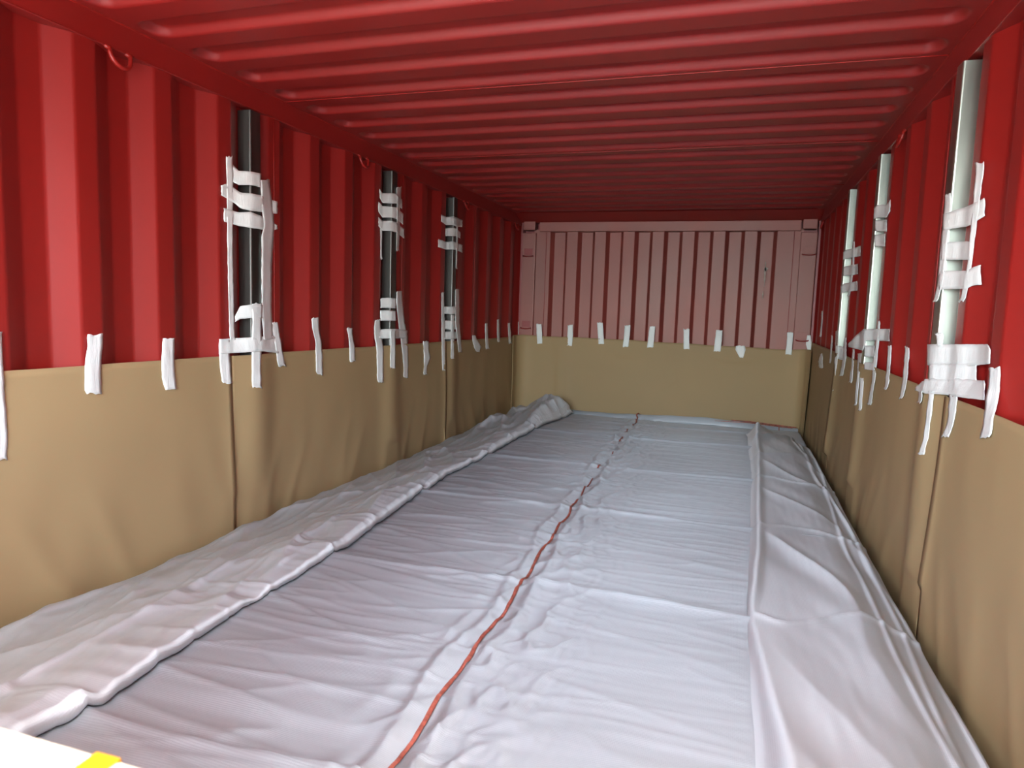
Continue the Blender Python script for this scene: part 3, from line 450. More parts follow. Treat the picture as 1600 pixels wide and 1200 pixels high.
(1,'galv1','middle patch across the pole foot','h',[(1.139,2.444,1.472,1.136,2.413,1.425),(1.139,2.422,1.473,1.138,2.399,1.426),(1.139,2.401,1.474,1.14,2.389,1.427),(1.142,2.393,1.475,1.143,2.38,1.427),(1.145,2.384,1.476,1.146,2.371,1.428),(1.148,2.375,1.477,1.149,2.362,1.429),(1.151,2.366,1.477,1.152,2.353,1.429),(1.154,2.358,1.478,1.154,2.345,1.43),(1.156,2.349,1.479,1.157,2.336,1.431),(1.159,2.342,1.479,1.159,2.326,1.432),(1.162,2.334,1.48,1.16,2.311,1.433),(1.162,2.318,1.481,1.16,2.294,1.434),(1.162,2.3,1.482,1.161,2.279,1.435),(1.162,2.283,1.483,1.161,2.263,1.436),(1.162,2.266,1.484,1.164,2.255,1.437),(1.164,2.255,1.485,1.166,2.246,1.438),(1.166,2.248,1.485,1.168,2.239,1.439),(1.168,2.24,1.486,1.17,2.232,1.44),(1.171,2.233,1.486,1.172,2.224,1.441),(1.173,2.225,1.486,1.175,2.218,1.442),(1.175,2.217,1.487,1.177,2.21,1.443),(1.177,2.211,1.487,1.179,2.203,1.444),(1.179,2.203,1.488,1.181,2.197,1.445),(1.181,2.196,1.488,1.182,2.185,1.447),(1.182,2.184,1.489,1.182,2.171,1.448)]),
(1,'galv1','flared lower patch across the pole foot','h',[(1.152,2.625,1.387,1.152,2.621,1.378),(1.151,2.597,1.395,1.15,2.589,1.379),(1.149,2.564,1.403,1.145,2.54,1.381),(1.148,2.539,1.41,1.131,2.455,1.387),(1.136,2.462,1.421,1.13,2.427,1.388),(1.136,2.444,1.427,1.132,2.409,1.388),(1.137,2.424,1.43,1.133,2.394,1.39),(1.138,2.406,1.431,1.135,2.382,1.391),(1.14,2.396,1.433,1.137,2.369,1.392),(1.143,2.387,1.434,1.14,2.359,1.393),(1.146,2.378,1.435,1.142,2.347,1.394),(1.149,2.371,1.437,1.144,2.335,1.395),(1.152,2.363,1.438,1.146,2.324,1.396),(1.154,2.355,1.439,1.147,2.311,1.397),(1.157,2.347,1.44,1.149,2.299,1.398),(1.16,2.339,1.441,1.15,2.285,1.399),(1.162,2.331,1.442,1.151,2.271,1.4),(1.162,2.312,1.443,1.152,2.257,1.4),(1.162,2.295,1.444,1.152,2.244,1.401),(1.162,2.28,1.445,1.153,2.229,1.402),(1.162,2.264,1.446,1.154,2.216,1.402),(1.164,2.255,1.446,1.154,2.203,1.403),(1.166,2.246,1.447,1.155,2.191,1.404),(1.169,2.239,1.447,1.156,2.177,1.404),(1.171,2.231,1.448,1.156,2.163,1.405),(1.173,2.224,1.448,1.156,2.15,1.406),(1.175,2.216,1.448,1.157,2.138,1.407),(1.177,2.208,1.449,1.158,2.127,1.407),(1.18,2.202,1.449,1.158,2.113,1.409),(1.182,2.195,1.449,1.158,2.099,1.41),(1.182,2.182,1.45,1.158,2.084,1.411),(1.182,2.167,1.45,1.157,2.068,1.412),(1.182,2.153,1.451,1.156,2.052,1.413),(1.182,2.14,1.452,1.156,2.039,1.414),(1.182,2.126,1.453,1.156,2.027,1.415),(1.162,2.048,1.458,1.157,2.016,1.416)]),
(1,'galv1','small tab above the broad foot patch','v',[(1.139,2.408,1.558,1.15,2.37,1.56),(1.141,2.396,1.543,1.151,2.368,1.544),(1.144,2.389,1.525,1.151,2.368,1.526)]),
(1,'galv1','longest thin tail hanging below the foot patches','v',[(1.134,2.388,1.396,1.139,2.363,1.399),(1.133,2.393,1.343,1.139,2.361,1.347),(1.133,2.395,1.26,1.138,2.37,1.265),(1.131,2.417,1.227,1.135,2.382,1.234),(1.13,2.423,1.209,1.136,2.378,1.218)]),
(1,'galv1','middle tail hanging below the foot patches','v',[(1.151,2.261,1.4,1.156,2.205,1.406),(1.151,2.258,1.322,1.152,2.21,1.33),(1.15,2.284,1.298,1.152,2.228,1.307),(1.15,2.287,1.287,1.152,2.23,1.296)]),
(1,'galv1','broad right tail beside the foot patches','v',[(1.162,2.024,1.49,1.166,1.971,1.494),(1.162,2.021,1.453,1.167,1.968,1.458),(1.159,2.014,1.425,1.166,1.964,1.431),(1.152,1.996,1.361,1.152,1.937,1.37),(1.152,2.006,1.339,1.152,1.939,1.35),(1.152,2,1.331,1.152,1.941,1.341)]),
(1,'galv1','shortest tail at the left of the foot patches','v',[(1.147,2.554,1.378,1.13,2.439,1.389),(1.148,2.559,1.345,1.13,2.442,1.357)]),
(1,'paper','strip on the right kraft paper next to the nearest galvanised pole','v',[(1.162,2.856,1.505,1.165,2.808,1.506),(1.162,2.854,1.465,1.166,2.806,1.468),(1.152,2.802,1.39,1.152,2.74,1.395),(1.152,2.821,1.343,1.152,2.767,1.348),(1.152,2.825,1.329,1.152,2.775,1.335)]),
(1,'paper','strip on the right kraft paper next to the middle galvanised pole','v',[(1.162,3.134,1.499,1.165,3.087,1.5),(1.16,3.115,1.439,1.165,3.079,1.441),(1.152,3.074,1.367,1.152,3.008,1.372),(1.152,3.084,1.337,1.152,3.029,1.342)]),
(1,'galv2','top band of the upper tape ladder','h',[(1.139,3.55,2.072,1.139,3.527,2.023),(1.14,3.512,2.073,1.142,3.503,2.022),(1.144,3.497,2.077,1.147,3.489,2.023),(1.15,3.482,2.075,1.153,3.472,2.021),(1.156,3.463,2.072,1.158,3.455,2.018),(1.161,3.447,2.069,1.162,3.43,2.015),(1.162,3.406,2.063,1.162,3.383,2.009),(1.163,3.373,2.068,1.165,3.365,2.019),(1.166,3.359,2.076,1.169,3.352,2.03)]),
(1,'galv2','second band of the upper tape ladder','h',[(1.141,3.507,2.015,1.144,3.5,1.969),(1.146,3.494,2.014,1.149,3.487,1.967),(1.151,3.479,2.012,1.154,3.472,1.965),(1.156,3.465,2.011,1.158,3.457,1.962),(1.16,3.449,2.009,1.163,3.443,1.96),(1.162,3.419,2.005,1.162,3.397,1.955),(1.162,3.379,2,1.164,3.366,1.95)]),
(1,'galv2','third band of the upper tape ladder','h',[(1.143,3.502,1.953,1.146,3.496,1.905),(1.148,3.486,1.952,1.151,3.48,1.903),(1.154,3.471,1.952,1.156,3.462,1.901),(1.159,3.454,1.951,1.162,3.447,1.9),(1.162,3.426,1.949,1.162,3.402,1.895),(1.162,3.38,1.944,1.164,3.366,1.892)]),
(1,'galv2','flared upper foot band','h',[(1.173,4.172,1.467,1.173,4.168,1.454),(1.178,4.152,1.48,1.179,4.146,1.453),(1.162,3.99,1.495,1.162,3.967,1.457),(1.162,3.938,1.508,1.164,3.922,1.456),(1.166,3.914,1.52,1.17,3.902,1.455),(1.172,3.897,1.528,1.175,3.883,1.454),(1.177,3.88,1.536,1.181,3.864,1.452),(1.182,3.861,1.544,1.139,3.55,1.462),(1.139,3.547,1.555,1.14,3.51,1.462),(1.141,3.511,1.555,1.143,3.502,1.506),(1.146,3.495,1.556,1.148,3.488,1.507),(1.15,3.479,1.556,1.153,3.473,1.507),(1.156,3.466,1.556,1.158,3.458,1.508),(1.16,3.451,1.557,1.163,3.443,1.509),(1.162,3.417,1.558,1.162,3.396,1.51),(1.162,3.373,1.558,1.165,3.365,1.51),(1.167,3.357,1.558,1.17,3.349,1.511),(1.172,3.341,1.559,1.174,3.332,1.511),(1.176,3.324,1.559,1.179,3.317,1.512),(1.181,3.309,1.56,1.182,3.293,1.512),(1.182,3.274,1.56,1.162,3.15,1.515),(1.162,3.132,1.562,1.162,3.113,1.516)]),
(1,'galv2','middle band at the pole foot','h',[(1.141,3.51,1.484,1.142,3.495,1.437),(1.146,3.493,1.484,1.148,3.478,1.438),(1.152,3.477,1.485,1.153,3.461,1.438),(1.157,3.461,1.486,1.158,3.445,1.438),(1.162,3.446,1.487,1.159,3.407,1.439),(1.162,3.403,1.489,1.161,3.372,1.44)]),
(1,'galv2','lowest band at the pole foot','h',[(1.141,3.473,1.414,1.141,3.462,1.384),(1.145,3.452,1.415,1.145,3.438,1.385),(1.149,3.427,1.416,1.148,3.41,1.386),(1.152,3.4,1.417,1.151,3.379,1.387),(1.154,3.367,1.419,1.152,3.341,1.389),(1.157,3.342,1.42,1.152,3.298,1.391)]),
(1,'galv2','right upright tail running down the paper','v',[(1.163,3.372,1.59,1.168,3.357,1.59),(1.163,3.371,1.519,1.169,3.352,1.52),(1.16,3.384,1.442,1.167,3.349,1.444),(1.152,3.338,1.344,1.152,3.266,1.35),(1.151,3.364,1.272,1.152,3.288,1.28),(1.151,3.378,1.244,1.152,3.296,1.253)]),
(1,'galv2','middle tail hanging from the pole foot','v',[(1.153,3.637,1.428,1.157,3.592,1.43),(1.135,3.496,1.329,1.142,3.457,1.333),(1.136,3.485,1.204,1.143,3.451,1.209)]),
(1,'galv2','left tail hanging from the pole foot','v',[(1.168,3.828,1.434,1.159,3.665,1.441),(1.13,3.555,1.355,1.133,3.509,1.358),(1.13,3.554,1.218,1.132,3.51,1.224)]),
(1,'paper','thin strip on the right kraft paper between the middle and farthest galvanised poles','v',[(1.162,3.941,1.45,1.166,3.914,1.451),(1.152,3.878,1.362,1.152,3.813,1.367),(1.152,3.908,1.288,1.152,3.814,1.296)]),
(1,'galv3','top band of the upper tape ladder','h',[(1.139,4.379,1.96,1.139,4.355,1.917),(1.147,4.324,1.968,1.15,4.318,1.92),(1.155,4.3,1.968,1.158,4.294,1.921),(1.163,4.277,1.968,1.162,4.248,1.919),(1.164,4.203,1.964,1.166,4.195,1.917),(1.171,4.178,1.966,1.173,4.169,1.917),(1.178,4.154,1.968,1.18,4.145,1.917),(1.162,3.977,1.954,1.162,3.952,1.903)]),
(1,'galv3','second band of the upper tape ladder','h',[(1.141,4.345,1.878,1.143,4.336,1.83),(1.147,4.323,1.879,1.15,4.317,1.829),(1.154,4.305,1.88,1.156,4.295,1.829),(1.16,4.285,1.88,1.162,4.271,1.828),(1.162,4.233,1.879,1.163,4.208,1.825),(1.166,4.195,1.878,1.169,4.186,1.825),(1.174,4.168,1.879,1.176,4.157,1.826),(1.182,4.141,1.881,1.162,3.983,1.819)]),
(1,'galv3','third band of the upper tape ladder','h',[(1.139,4.371,1.776,1.14,4.348,1.731),(1.144,4.336,1.782,1.146,4.329,1.737),(1.15,4.317,1.788,1.152,4.31,1.743),(1.156,4.295,1.789,1.159,4.288,1.744),(1.163,4.278,1.79,1.162,4.247,1.743),(1.162,4.206,1.788,1.165,4.199,1.742),(1.168,4.185,1.789,1.171,4.178,1.742),(1.176,4.159,1.791,1.179,4.151,1.743),(1.162,3.985,1.785,1.162,3.961,1.737)]),
(1,'galv3','thin right upright sliver of the upper tape ladder','v',[(1.162,4.207,2,1.166,4.193,1.998),(1.164,4.2,1.875,1.17,4.183,1.874),(1.162,4.246,1.721,1.165,4.198,1.72)]),
(1,'galv3','patch across the pole foot','h',[(1.138,4.376,1.451,1.136,4.32,1.384),(1.145,4.329,1.452,1.144,4.279,1.383),(1.154,4.299,1.452,1.15,4.229,1.383),(1.16,4.252,1.45,1.152,4.152,1.384),(1.165,4.193,1.449,1.152,4.065,1.385)]),
(1,'galv3','left tail hanging from the pole foot','v',[(1.176,4.718,1.528,1.141,4.342,1.533),(1.134,4.333,1.39,1.144,4.282,1.393),(1.135,4.331,1.295,1.14,4.301,1.298),(1.135,4.331,1.203,1.139,4.306,1.206)]),
(1,'galv3','right tail hanging from the pole foot','v',[(1.162,4.247,1.498,1.165,4.198,1.5),(1.152,4.172,1.399,1.152,4.054,1.405),(1.152,4.194,1.341,1.152,4.088,1.348),(1.15,4.228,1.297,1.152,4.12,1.306)]),
(1,'paper','strip on the right kraft paper just past the farthest galvanised pole','v',[(1.162,4.779,1.5,1.167,4.747,1.5),(1.154,4.702,1.421,1.155,4.644,1.423),(1.152,4.695,1.337,1.152,4.611,1.342)]),
(1,'paper','thin strip high on the right wall near the far corner','v',[(1.178,5.541,1.654,1.163,5.318,1.651),(1.162,5.37,1.565,1.165,5.311,1.565),(1.162,5.386,1.477,1.166,5.308,1.479)]),
(1,'paper','crumpled scrap on the right kraft paper near the far corner','v',[(1.152,5.145,1.369,1.152,5.042,1.374),(1.152,5.253,1.312,1.152,5.011,1.326),(1.152,5.154,1.275,1.152,4.949,1.289)]),
(0,'paper','first strip from the left on the end wall kraft paper','v',[(-0.9981,5.848,1.483,-0.9532,5.848,1.484),(-0.9896,5.838,1.408,-0.9421,5.838,1.41),(-0.98,5.836,1.316,-0.9352,5.836,1.318)]),
(0,'paper','second strip from the left on the end wall kraft paper','v',[(-0.7261,5.848,1.482,-0.6825,5.848,1.484),(-0.7222,5.836,1.392,-0.6759,5.836,1.394),(-0.7244,5.836,1.312,-0.678,5.836,1.314)]),
(0,'paper','third strip from the left on the end wall kraft paper','v',[(-0.479,5.848,1.512,-0.4313,5.848,1.514),(-0.4689,5.843,1.429,-0.4213,5.843,1.43),(-0.458,5.836,1.335,-0.4102,5.836,1.337)]),
(0,'paper','fourth strip from the left on the end wall kraft paper','v',[(-0.2519,5.848,1.497,-0.2053,5.848,1.499),(-0.2515,5.839,1.411,-0.205,5.839,1.413),(-0.2571,5.836,1.323,-0.2104,5.836,1.325)]),
(0,'paper','fifth strip from the left on the end wall kraft paper','v',[(-0.0514,5.848,1.499,-0.0058,5.848,1.501),(-0.0561,5.84,1.414,-0.008,5.84,1.416),(-0.0613,5.836,1.327,-0.0105,5.836,1.329)]),
(0,'paper','sixth strip from the left on the end wall kraft paper','v',[(0.2152,5.848,1.486,0.262,5.848,1.488),(0.2205,5.837,1.406,0.2648,5.838,1.408),(0.2251,5.836,1.327,0.2718,5.836,1.33)]),
(0,'paper','seventh strip from the left on the end wall kraft paper','v',[(0.464,5.848,1.486,0.5118,5.848,1.488),(0.4595,5.838,1.406,0.5121,5.838,1.408),(0.4551,5.836,1.321,0.5078,5.836,1.323)]),
(0,'paper','crumpled scrap on the right half of the end wall kraft paper','v',[(0.619,5.836,1.373,0.6847,5.836,1.376),(0.6164,5.836,1.339,0.6916,5.836,1.342),(0.6532,5.836,1.281,0.6767,5.836,1.282)]),
(0,'paper','rightmost straight strip on the end wall kraft paper','v',[(0.982,5.848,1.492,1.025,5.848,1.493),(0.9826,5.838,1.409,1.025,5.839,1.411),(0.9794,5.836,1.322,1.024,5.836,1.324)]),
(0,'paper','crumpled scrap in the far right corner above the kraft paper','v',[(1.123,5.848,1.473,1.149,5.848,1.474),(1.118,5.837,1.406,1.158,5.838,1.408),(1.134,5.836,1.359,1.17,5.836,1.36),(1.128,5.836,1.32,1.146,5.836,1.321)])]

def tape(i, s, who, lab, kind, rows):
    A = np.array(rows).reshape(-1, 2, 3)
    # resample along the strip
    c = A.mean(1); sl = np.concatenate([[0], np.cumsum(np.linalg.norm(np.diff(c, axis=0), axis=1))])
    n = max(6, min(60, int(sl[-1]/.009)))
    tt = np.linspace(0, sl[-1], n)
    R = np.stack([[np.interp(tt, sl, A[:, e, k]) for k in range(3)] for e in range(2)], 0).transpose(2, 0, 1)   # n,2,3
    nc = 6; us = np.linspace(0, 1, nc); rng = np.random.RandomState(100+i)
    G = R[:, 0:1, :]*(1-us)[None, :, None]+R[:, 1:2, :]*us[None, :, None]
    nrm = np.array([-s, 0, 0]) if s else np.array([0, -1, 0])
    width = np.linalg.norm(R[:, 1]-R[:, 0], axis=1).mean()
    if s == 0: p, q = G[..., 0], G[..., 2]
    else: p, q = G[..., 1], G[..., 2]
    cr = .0035*np.maximum(0, perlin(p*38, q*22, i)+.1)+.0022*np.maximum(0, perlin(p*70+q*30, q*60, i+50))
    amp = 1.8 if 'crumpled' in lab or 'curled' in lab or 'flared' in lab else 1.0
    G = G+nrm*(cr*amp+.0012)[..., None]
    # lifted, slightly ragged ends and wavy edges
    if kind == 'v':
        for end, m_ in ((0, .6), (-1, 1.0)):
            G[end, :, 2] += rng.uniform(-.004, .004, nc); G[end] += nrm*.003*m_
        for e, sg in ((0, -1), (-1, 1)):
            G[:, e, 1 if s else 0] += sg*.0016*perlin(tt*30, tt*0+e*3.1, i)
    else:
        for e in (0, -1): G[e, :, 1] += rng.uniform(-.003, .003, nc)
    X, Y, Z = G[..., 0], G[..., 1], G[..., 2]
    label = 'white tape '+(lab if who == 'paper' else lab+' on the '+PN[who])
    e1 = G[1, 0]-G[0, 0]; e2 = G[0, 1]-G[0, 0]; fl = np.dot(np.cross(e2, e1), nrm) < 0
    o = grid('tape_strip', X, Y, Z, 'tape', None, True, flip=bool(fl), label=label, category='tape',
             group={-1: 'white tape on the left wall', 0: 'white tape on the end wall', 1: 'white tape on the right wall'}[s])
    md = o.modifiers.new('t', 'SOLIDIFY'); md.thickness = .0007; md.offset = -1
for i, t_ in enumerate(TAPES): tape(i, *t_)

# ------------------------------------------------------------------ the white woven bag
ZB = .80
FY = np.array([.5, 1.06, 1.15, 1.40, 1.65, 2.02, 2.5, 3.14, 3.62, 4.3, 5.1, 5.8])
FX = np.array([-.52, -.515, -.488, -.520, -.540, -.531, -.585, -.633, -.612, -.615, -.605, -.60])      # left fold edge
RY = np.array([.5, 1.43, 2.06, 2.69, 3.87, 5.2, 5.8]); RX = np.array([.69, .687, .682, .700, .730, .722, .72])        # right fold edge
SY = np.array([.5, 1.205, 1.473, 1.876, 2.28, 2.81, 3.07, 3.9, 4.676, 5.3, 5.80])
SX = np.array([.125, .093, .080, .073, .047, .027, .008, -.018, -.043, -.066, -.094])                   # red seam
CREASE = [1.145, 2.045, 2.850, 3.650, 4.560, 5.30]
def base(x, y):
    z = ZB-.085*sstep(-.55, -1.11, x)-.035*sstep(.95, 1.10, x)
    z = z-.5*sstep(1.088, 1.128, x)**2-.4*sstep(-1.100, -1.126, x)**2
    return z-.5*sstep(.75, .52, y)-.035*sstep(4.7, 5.5, y)-.08*sstep(5.6, 5.84, y)+.012*perlin(x*1.1, y*.8, 4)
def main_h(x, y):
    z = base(x, y)
    xs_ = np.interp(y, SY, SX); dx = x-xs_
    left = sstep(.02, -.05, dx); right = 1-left
    for k, yc in enumerate(CREASE):
        yy = yc+.012*np.sin(x*5+k)+.010*right+(.025*x)*left
        d = y-yy
        z = z+(.0105+.004*perlin(x*3, x*0+k, 5))*np.exp(-np.abs(d)/.010)*(1-.3*np.exp(-(dx/.03)**2))
        z = z+.006*np.exp(-np.abs(d)/.045)-.005*np.exp(-((d-.08)/.05)**2)
    # half creases between the big ones
    for k, yc in enumerate([1.62, 2.42, 3.22, 4.12, 4.95]):
        d = y-(yc+.09*x+.02*np.sin(4*x+k*2)); z = z+.0050*np.exp(-np.abs(d)/.009)*(.5+perlin(x*2.5, x*0+k*2.2, 6))
    wx = x+.05*perlin(x*3, y*3, 15); wy = y+.03*perlin(x*2.5, y*2.5, 16)
    wr = perlin(wx*1.1+y*.4, wy*6.0-x*.9, 1); wr2 = ridged(wx*.9-.3*y, wy*5.0+x*.9, 2); wr3 = ridged(wx*1.6+.4*y, wy*9.0-x*1.5, 18)
    z = z+left*(.0065*wr+.0065*np.maximum(0, wr2)**4+.0035*np.maximum(0, wr3)**5+.0034*perlin(wx*2.6, wy*17, 9)+.0012*perlin(x*7, y*42, 19)+.0034*np.maximum(0, ridged(wx*1.0+y*.2, wy*11, 20))**8)
    z = z+right*(.0050*wr+.0030*np.maximum(0, wr2)**5+.0020*perlin(wx*3, wy*28, 3)+.0028*perlin(wx*1.6, wy*13+x*2, 7)+.0009*perlin(x*6, y*60, 17)+.0026*np.maximum(0, ridged(wx*1.2+y*.2, wy*9, 23))**8)
    near = np.exp(-(dx/.12)**2); nr = np.exp(-((dx-.12)/.13)**2)
    ck = np.maximum(0, ridged(wx*9+y*2.0, wy*5.5-x*3, 12))**3; ck2 = np.maximum(0, ridged(wx*16-y*5, wy*11+x*6, 13))**3
    z = z+near*(.0038*perlin(x*20, y*7, 11)+.0040*ck)+nr*(.0045*ck+.0032*ck2+.0020*perlin(x*24, y*16, 14))
    wob = .012*np.sin(y*5.3)+.008*np.sin(y*13)
    z = z+(.0045+.004*perlin(x*0+1, y*3, 24))*np.exp(-((dx+.040+wob)/.012)**2)+(.005+.005*perlin(x*0+3, y*3.5, 25))*np.exp(-((dx-.038+wob)/.012)**2)-.004*np.exp(-(dx/.022)**2)
    # farther away the seam is bunched
    far = sstep(2.9, 3.3, y)*np.exp(-(dx/.09)**2)
    z = z+far*(.009*perlin(x*18, y*9, 21)+.006*perlin(x*30, y*24, 22))
    return z
bag = empty('flexitank_bag', (0, 3.1, .012), label='big white woven bag with red seam lying flat across the whole floor', category='bag')
def under(o):          # keep world coordinates under the empty
    o.parent = bag; o.matrix_parent_inverse = Matrix.Translation((0, -3.1, -.012)); return o
xg = np.concatenate([[-1.127, -1.126], np.arange(-1.125, 1.1255, .0065), [1.126, 1.127]]); yg = np.arange(.52, 5.795, .0070)
X, Y = np.meshgrid(xg, yg); Z = main_h(X, Y)
Z[:, 0] = .02; Z[:, -1] = .02; Z[0, :] = .02; Z[-1, :] = .30
under(grid('top_sheet', X, Y, Z, 'bag_white'))

def left_flap():
    ys = np.arange(.60, 5.76, .0085); V = []
    n = 92
    us = np.linspace(0, 1, n)
    Yg = np.repeat(ys[:, None], n+9, 1); Xg = np.zeros_like(Yg); Zg = np.zeros_like(Yg)
    xf = np.interp(ys, FY, FX)+.006*perlin(ys*4, ys*0, 31)
    # pinches where the fold meets the creases
    pin = sum(np.exp(-np.abs(ys-yc)/.05) for yc in (1.15, 1.66, 2.02, 2.85, 3.64, 4.05, 4.6))
    rh = np.clip(.027*(1-.5*np.clip(pin, 0, 1))+.014*perlin(ys*2.2, ys*0+3, 32)+.012*sstep(3.0, 4.5, ys), .008, .07)
    for j in range(9):                       # rolled edge
        a = -math.pi/2+math.pi*j/9
        Xg[:, j] = xf-rh*.42*(1+.5*(1+math.sin(a)))+rh*.42*math.cos(a); Zg[:, j] = rh*(1+math.sin(a))*.5
        Zg[:, j] += main_h(Xg[:, j], ys)+.0025
    xw = -1.1265
    for j in range(n):
        Xg[:, 9+j] = (xf-rh*.84)+(xw-(xf-rh*.84))*us[j]
    X = Xg[:, 9:]; Y = Yg[:, 9:]; U = np.repeat(us[None, :], len(ys), 0)
    d = (xf[:, None]-X)
    zb = base(X, Y)
    edge0 = (main_h(X[:, :1], Y[:, :1])+.0025+rh[:, None])-zb[:, :1]
    fall = np.exp(-np.maximum(0, d-.012)/.24)
    z = zb+.012+(edge0-.012)*fall
    body = sstep(0, .10, d)*sstep(1.0, .93, U)
    # long oblique folds running from the edge back to the wall
    ob = X*1.0+Y*.55
    z = z+body*(.022*perlin(X*3.0+Y*.9, Y*1.3-X*1.1, 33)+.018*np.maximum(0, ridged(X*3.2+Y*1.5, Y*.55-X*.4, 34))**3+.005*perlin(X*9+Y*4, Y*4, 35)+.0012*perlin(X*40, Y*14, 48)+.0045*np.maximum(0, ridged(X*7+Y*3.2, Y*2.6-X*2, 49))**3)
    z = z+body*.010*np.maximum(0, ridged(X*2.3-Y*1.3+4, Y*.8, 36))**4
    lg = ridged(X*4.2+Y*.55+.25*perlin(X*2, Y*2, 62), Y*.45, 63); lg2 = ridged(X*7.5+Y*1.3, Y*.9-X, 64)
    z = z+body*(.014*np.maximum(0, lg)**3+.006*np.maximum(0, lg2)**4)
    for k, (yc, sl) in enumerate(((1.12, -.18), (2.02, .32), (3.60, .28), (4.08, .45))):   # puckers radiating from the pinches
        dd = Y-(yc-sl*(X-np.interp(yc, FY, FX))); z = z+.016*np.exp(-np.abs(dd)/.022)*np.exp(-d/.16)*sstep(0, .03, d)
    for yc in (1.92, 2.85, 3.64, 4.5):       # old square fold lines
        z = z+.004*np.exp(-np.abs(Y-yc-.03*np.sin(X*9))/.008)*sstep(.25, .4, d)
    # heaped up towards the far corner
    far = sstep(3.9, 5.2, Y)*sstep(0, .09, d)*sstep(-1.15, -1.02, X)
    z = z+far*(.040+.055*perlin(X*3.4, Y*2.0, 37)+.020*np.maximum(0, ridged(X*3.5-Y*1.8, Y*1.9+X*2, 65))**2+.016*np.maximum(0, ridged(X*5+Y*1.6, Y*2.6-X*2, 38))**2+.006*perlin(X*12, Y*9, 39))
    z = z+.075*np.exp(-((X+.80)/.18)**2-((Y-5.45)/.22)**2)*(1+.5*perlin(X*9, Y*7, 40))
    z = z-.45*sstep(-1.104, -1.1265, X)**2-.04*sstep(5.60, 5.76, Y)
    z = np.maximum(z, base(X, Y)+.004)
    Xg[:, 9:] = X; Zg[:, 9:] = z
    return under(grid('left_fold_flap', Xg, Yg, Zg, 'bag_flap', flip=True))
left_flap()

def right_flap():
    ys = np.arange(.60, 5.30, .0085); n = 84; us = np.linspace(0, 1, n)**.85
    xr = np.interp(ys, RY, RX)+.003*perlin(ys*5, ys*0, 41)
    ws = np.interp(ys, [.5, 1.42, 2.03, 2.10, 2.5, 3.1, 3.9, 4.3, 5.3], [.085, .060, .008, .010, .026, .030, .034, .050, .06])
    X = xr[:, None]+(1.1265-xr[:, None])*us[None, :]; Y = np.repeat(ys[:, None], n, 1)
    d = X-xr[:, None]; wsg = ws[:, None]
    rise = np.clip(.010+.42*wsg, .010, .036)
    z = base(X, Y)+.003+rise*sstep(0, 1, d/np.maximum(wsg, .008))*(.55+.45*np.exp(-np.maximum(0, d-wsg)/.09))
    z = z+.010*np.exp(-((d-wsg)/.018)**2)*sstep(2.0, 2.3, Y)
    body = sstep(.02, .12, d)*sstep(1.13, 1.04, X)
    z = z+body*(.020*perlin(X*2.2-Y*1.1, Y*1.1+X*.9, 42)+.009*perlin(X*6+Y*2.4, Y*2.2, 43))
    z = z+body*((.003+.011*sstep(2.0, 2.4, Y))*np.maximum(0, ridged(X*3.4+Y*1.5, Y*.8-X, 44))**3+.0025*perlin(X*14+Y*5, Y*5, 46)+.0010*perlin(X*50, Y*9, 47))
    for yc, am in ((2.06, .010), (2.86, .008), (3.66, .010)):          # wavy old fold lines
        dd = Y-(yc+.05*np.sin((d)*13+yc*2)*sstep(0, .1, d)+.10*d)
        z = z+am*np.exp(-np.abs(dd)/.012)*sstep(-.01, .04, d)
    # lengthwise tucks along the outer edge
    for k, xo in enumerate((1.03, 1.058, 1.082)):
        z = z+.007*np.exp(-((X-xo-.014*np.sin(Y*2.1+k*2)-.006*np.sin(Y*6+k))/.008)**2)
    # broken facets and the twisted gather at the far end
    z = z+.020*np.exp(-np.abs((Y-4.25)-(.9*(d-.10)))/.05)*np.exp(-((d-.12)/.14)**2)
    z = z+.060*np.exp(-((X-.79-.12*(Y-4.98))/.065)**2-((Y-4.98)/.22)**2)*(1+.7*perlin(X*14, Y*7, 45))
    z = z+.022*np.exp(-np.abs((X-.79)-.55*(Y-4.75))/.03)*sstep(4.5, 4.8, Y)*np.exp(-((X-.9)/.2)**2)
    z = z-.020*sstep(4.3, 5.3, Y)*sstep(.12, .35, d)
    z = z-.5*sstep(1.098, 1.128, X)**2
    z = np.maximum(z, base(X, Y)+.003)
    return under(grid('right_fold_flap', X, Y, z, 'bag_flap'))
right_flap()

def stripe(y0, y1, wd, off=0, lift=.0022):
    ys = np.arange(y0, y1, .012); xs_ = np.interp(ys, SY, SX)+off+.0035*np.sin(ys*21)+.004*perlin(ys*6, ys*0, 51)
    us = np.linspace(-1, 1, 5); X = xs_[:, None]+us[None, :]*wd*(1+.25*perlin(ys*14, ys*0+2, 52))[:, None]; Y = np.repeat(ys[:, None], 5, 1)
    Z = main_h(X, Y)+lift*(1.5-us[None, :]**2)+.0012
    return under(grid('red_stripe', X, Y, Z, 'red_stripe'))
stripe(.75, 3.02, .0046)
stripe(3.06, 3.40, .0034, .006); stripe(3.62, 3.72, .004, -.01); stripe(4.02, 4.10, .004, .012); stripe(4.45, 4.62, .005)
stripe(4.80, 5.05, .004, -.01); stripe(5.25, 5.66, .006)

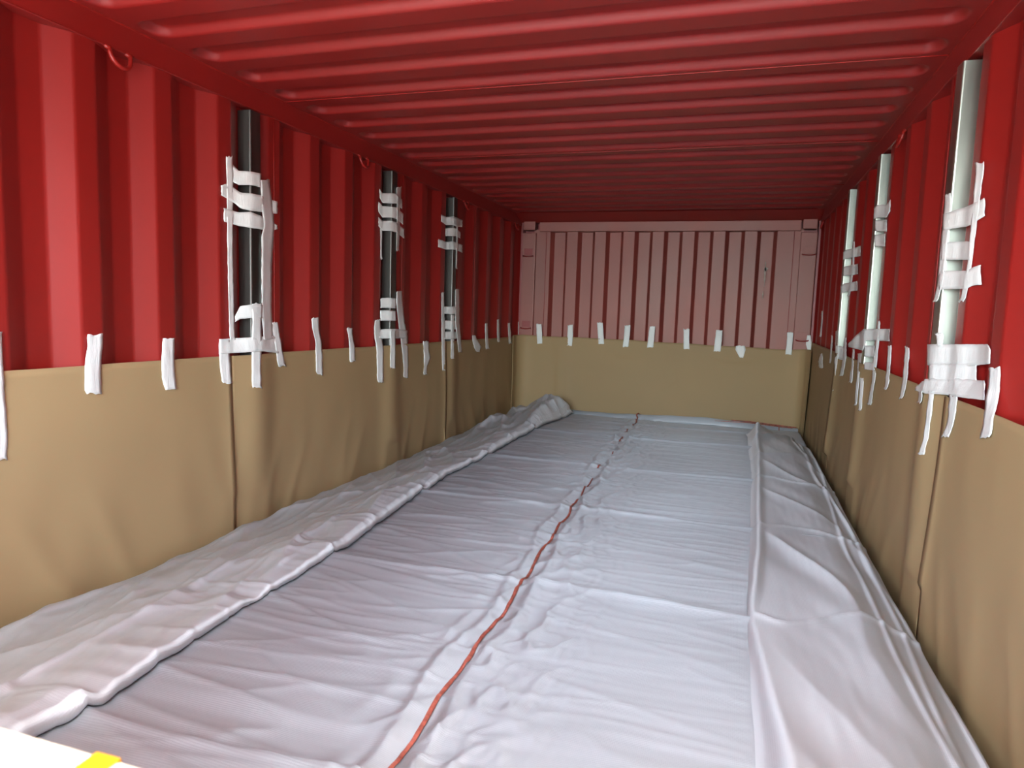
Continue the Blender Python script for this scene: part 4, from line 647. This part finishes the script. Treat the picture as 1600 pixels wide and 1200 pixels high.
# far hem: a soft roll standing against the end wall paper
def hem():
    xs_ = np.linspace(-.70, 1.10, 130); th = np.linspace(-.9, math.pi*.98, 22)
    A, X = np.meshgrid(th, xs_); 
    R = .036+.006*perlin(X*5, A*.8, 61)+.006*np.sin(X*3)
    zc = np.interp(X, [-.7, .3, .75, 1.10], [.735, .735, .735, .715])+.005*np.sin(X*6)
    Y = 5.750-np.cos(A)*R*1.35; Z = zc+np.sin(A)*R*1.15+.018
    h = under(grid('end_hem', X, Y, Z, 'bag_white'))
    def on_hem(x, a): 
        R = .041; z = float(np.interp(x, [-.7, .3, .75, 1.10], [.735, .735, .735, .715])); return (x, 5.750-math.cos(a)*R*1.35, z+math.sin(a)*R*1.15+.018)
    def par(t):
        t.parent = h; t.matrix_parent_inverse = h.matrix_parent_inverse.copy() if False else Matrix.Identity(4); return t
    par(tube('red_thread', [on_hem(-.097+.006*math.sin(a*5), a) for a in np.linspace(-.5, 2.2, 12)], .005, 'red_stripe', None, 6))
    par(tube('red_thread', [on_hem(x, 1.75+.08*math.sin(x*9)) for x in np.linspace(.62, 1.09, 20)], .0042, 'red_stripe', None, 6))
    par(tube('red_thread', [on_hem(x, 1.05+.5*(x-.8)+.05*math.sin(x*11)) for x in np.linspace(.50, 1.06, 20)], .0035, 'red_stripe', None, 6))
    par(tube('red_thread', [on_hem(.965, a) for a in np.linspace(.2, 2.0, 10)], .0035, 'red_stripe', None, 6))
hem()
# end corner of the bag: soft block seen past the right flap
def corner():
    xs_ = np.linspace(.80, 1.126, 40); ys = np.linspace(5.02, 5.76, 60); X, Y = np.meshgrid(xs_, ys)
    Z = .775-.006*perlin(X*7, Y*5, 71)-.30*sstep(1.09, 1.126, X)**2-.10*sstep(5.10, 5.02, Y)-.02*sstep(5.5, 5.76, Y)
    Z = np.maximum(Z, base(X, Y)+.004)
    o = under(grid('corner_panel', X, Y, Z, 'bag_white'))
corner()

# ------------------------------------------------------------------ bulkhead board in front of the camera's feet
bk = empty('bulkhead_board', (0, .4725, .0), label='sunlit white bulkhead board edge crossing the lower left corner', category='board')
box('panel', (-1.13, -.0075, .012), (1.13, .0075, 1.3245), 'board', bk, .002)
tp = box('yellow_tape', (-.318, -.0088, 1.28), (-.300, .0088, 1.3258), 'yellow', bk, .001)
tp.location = (.593, 0, 0)
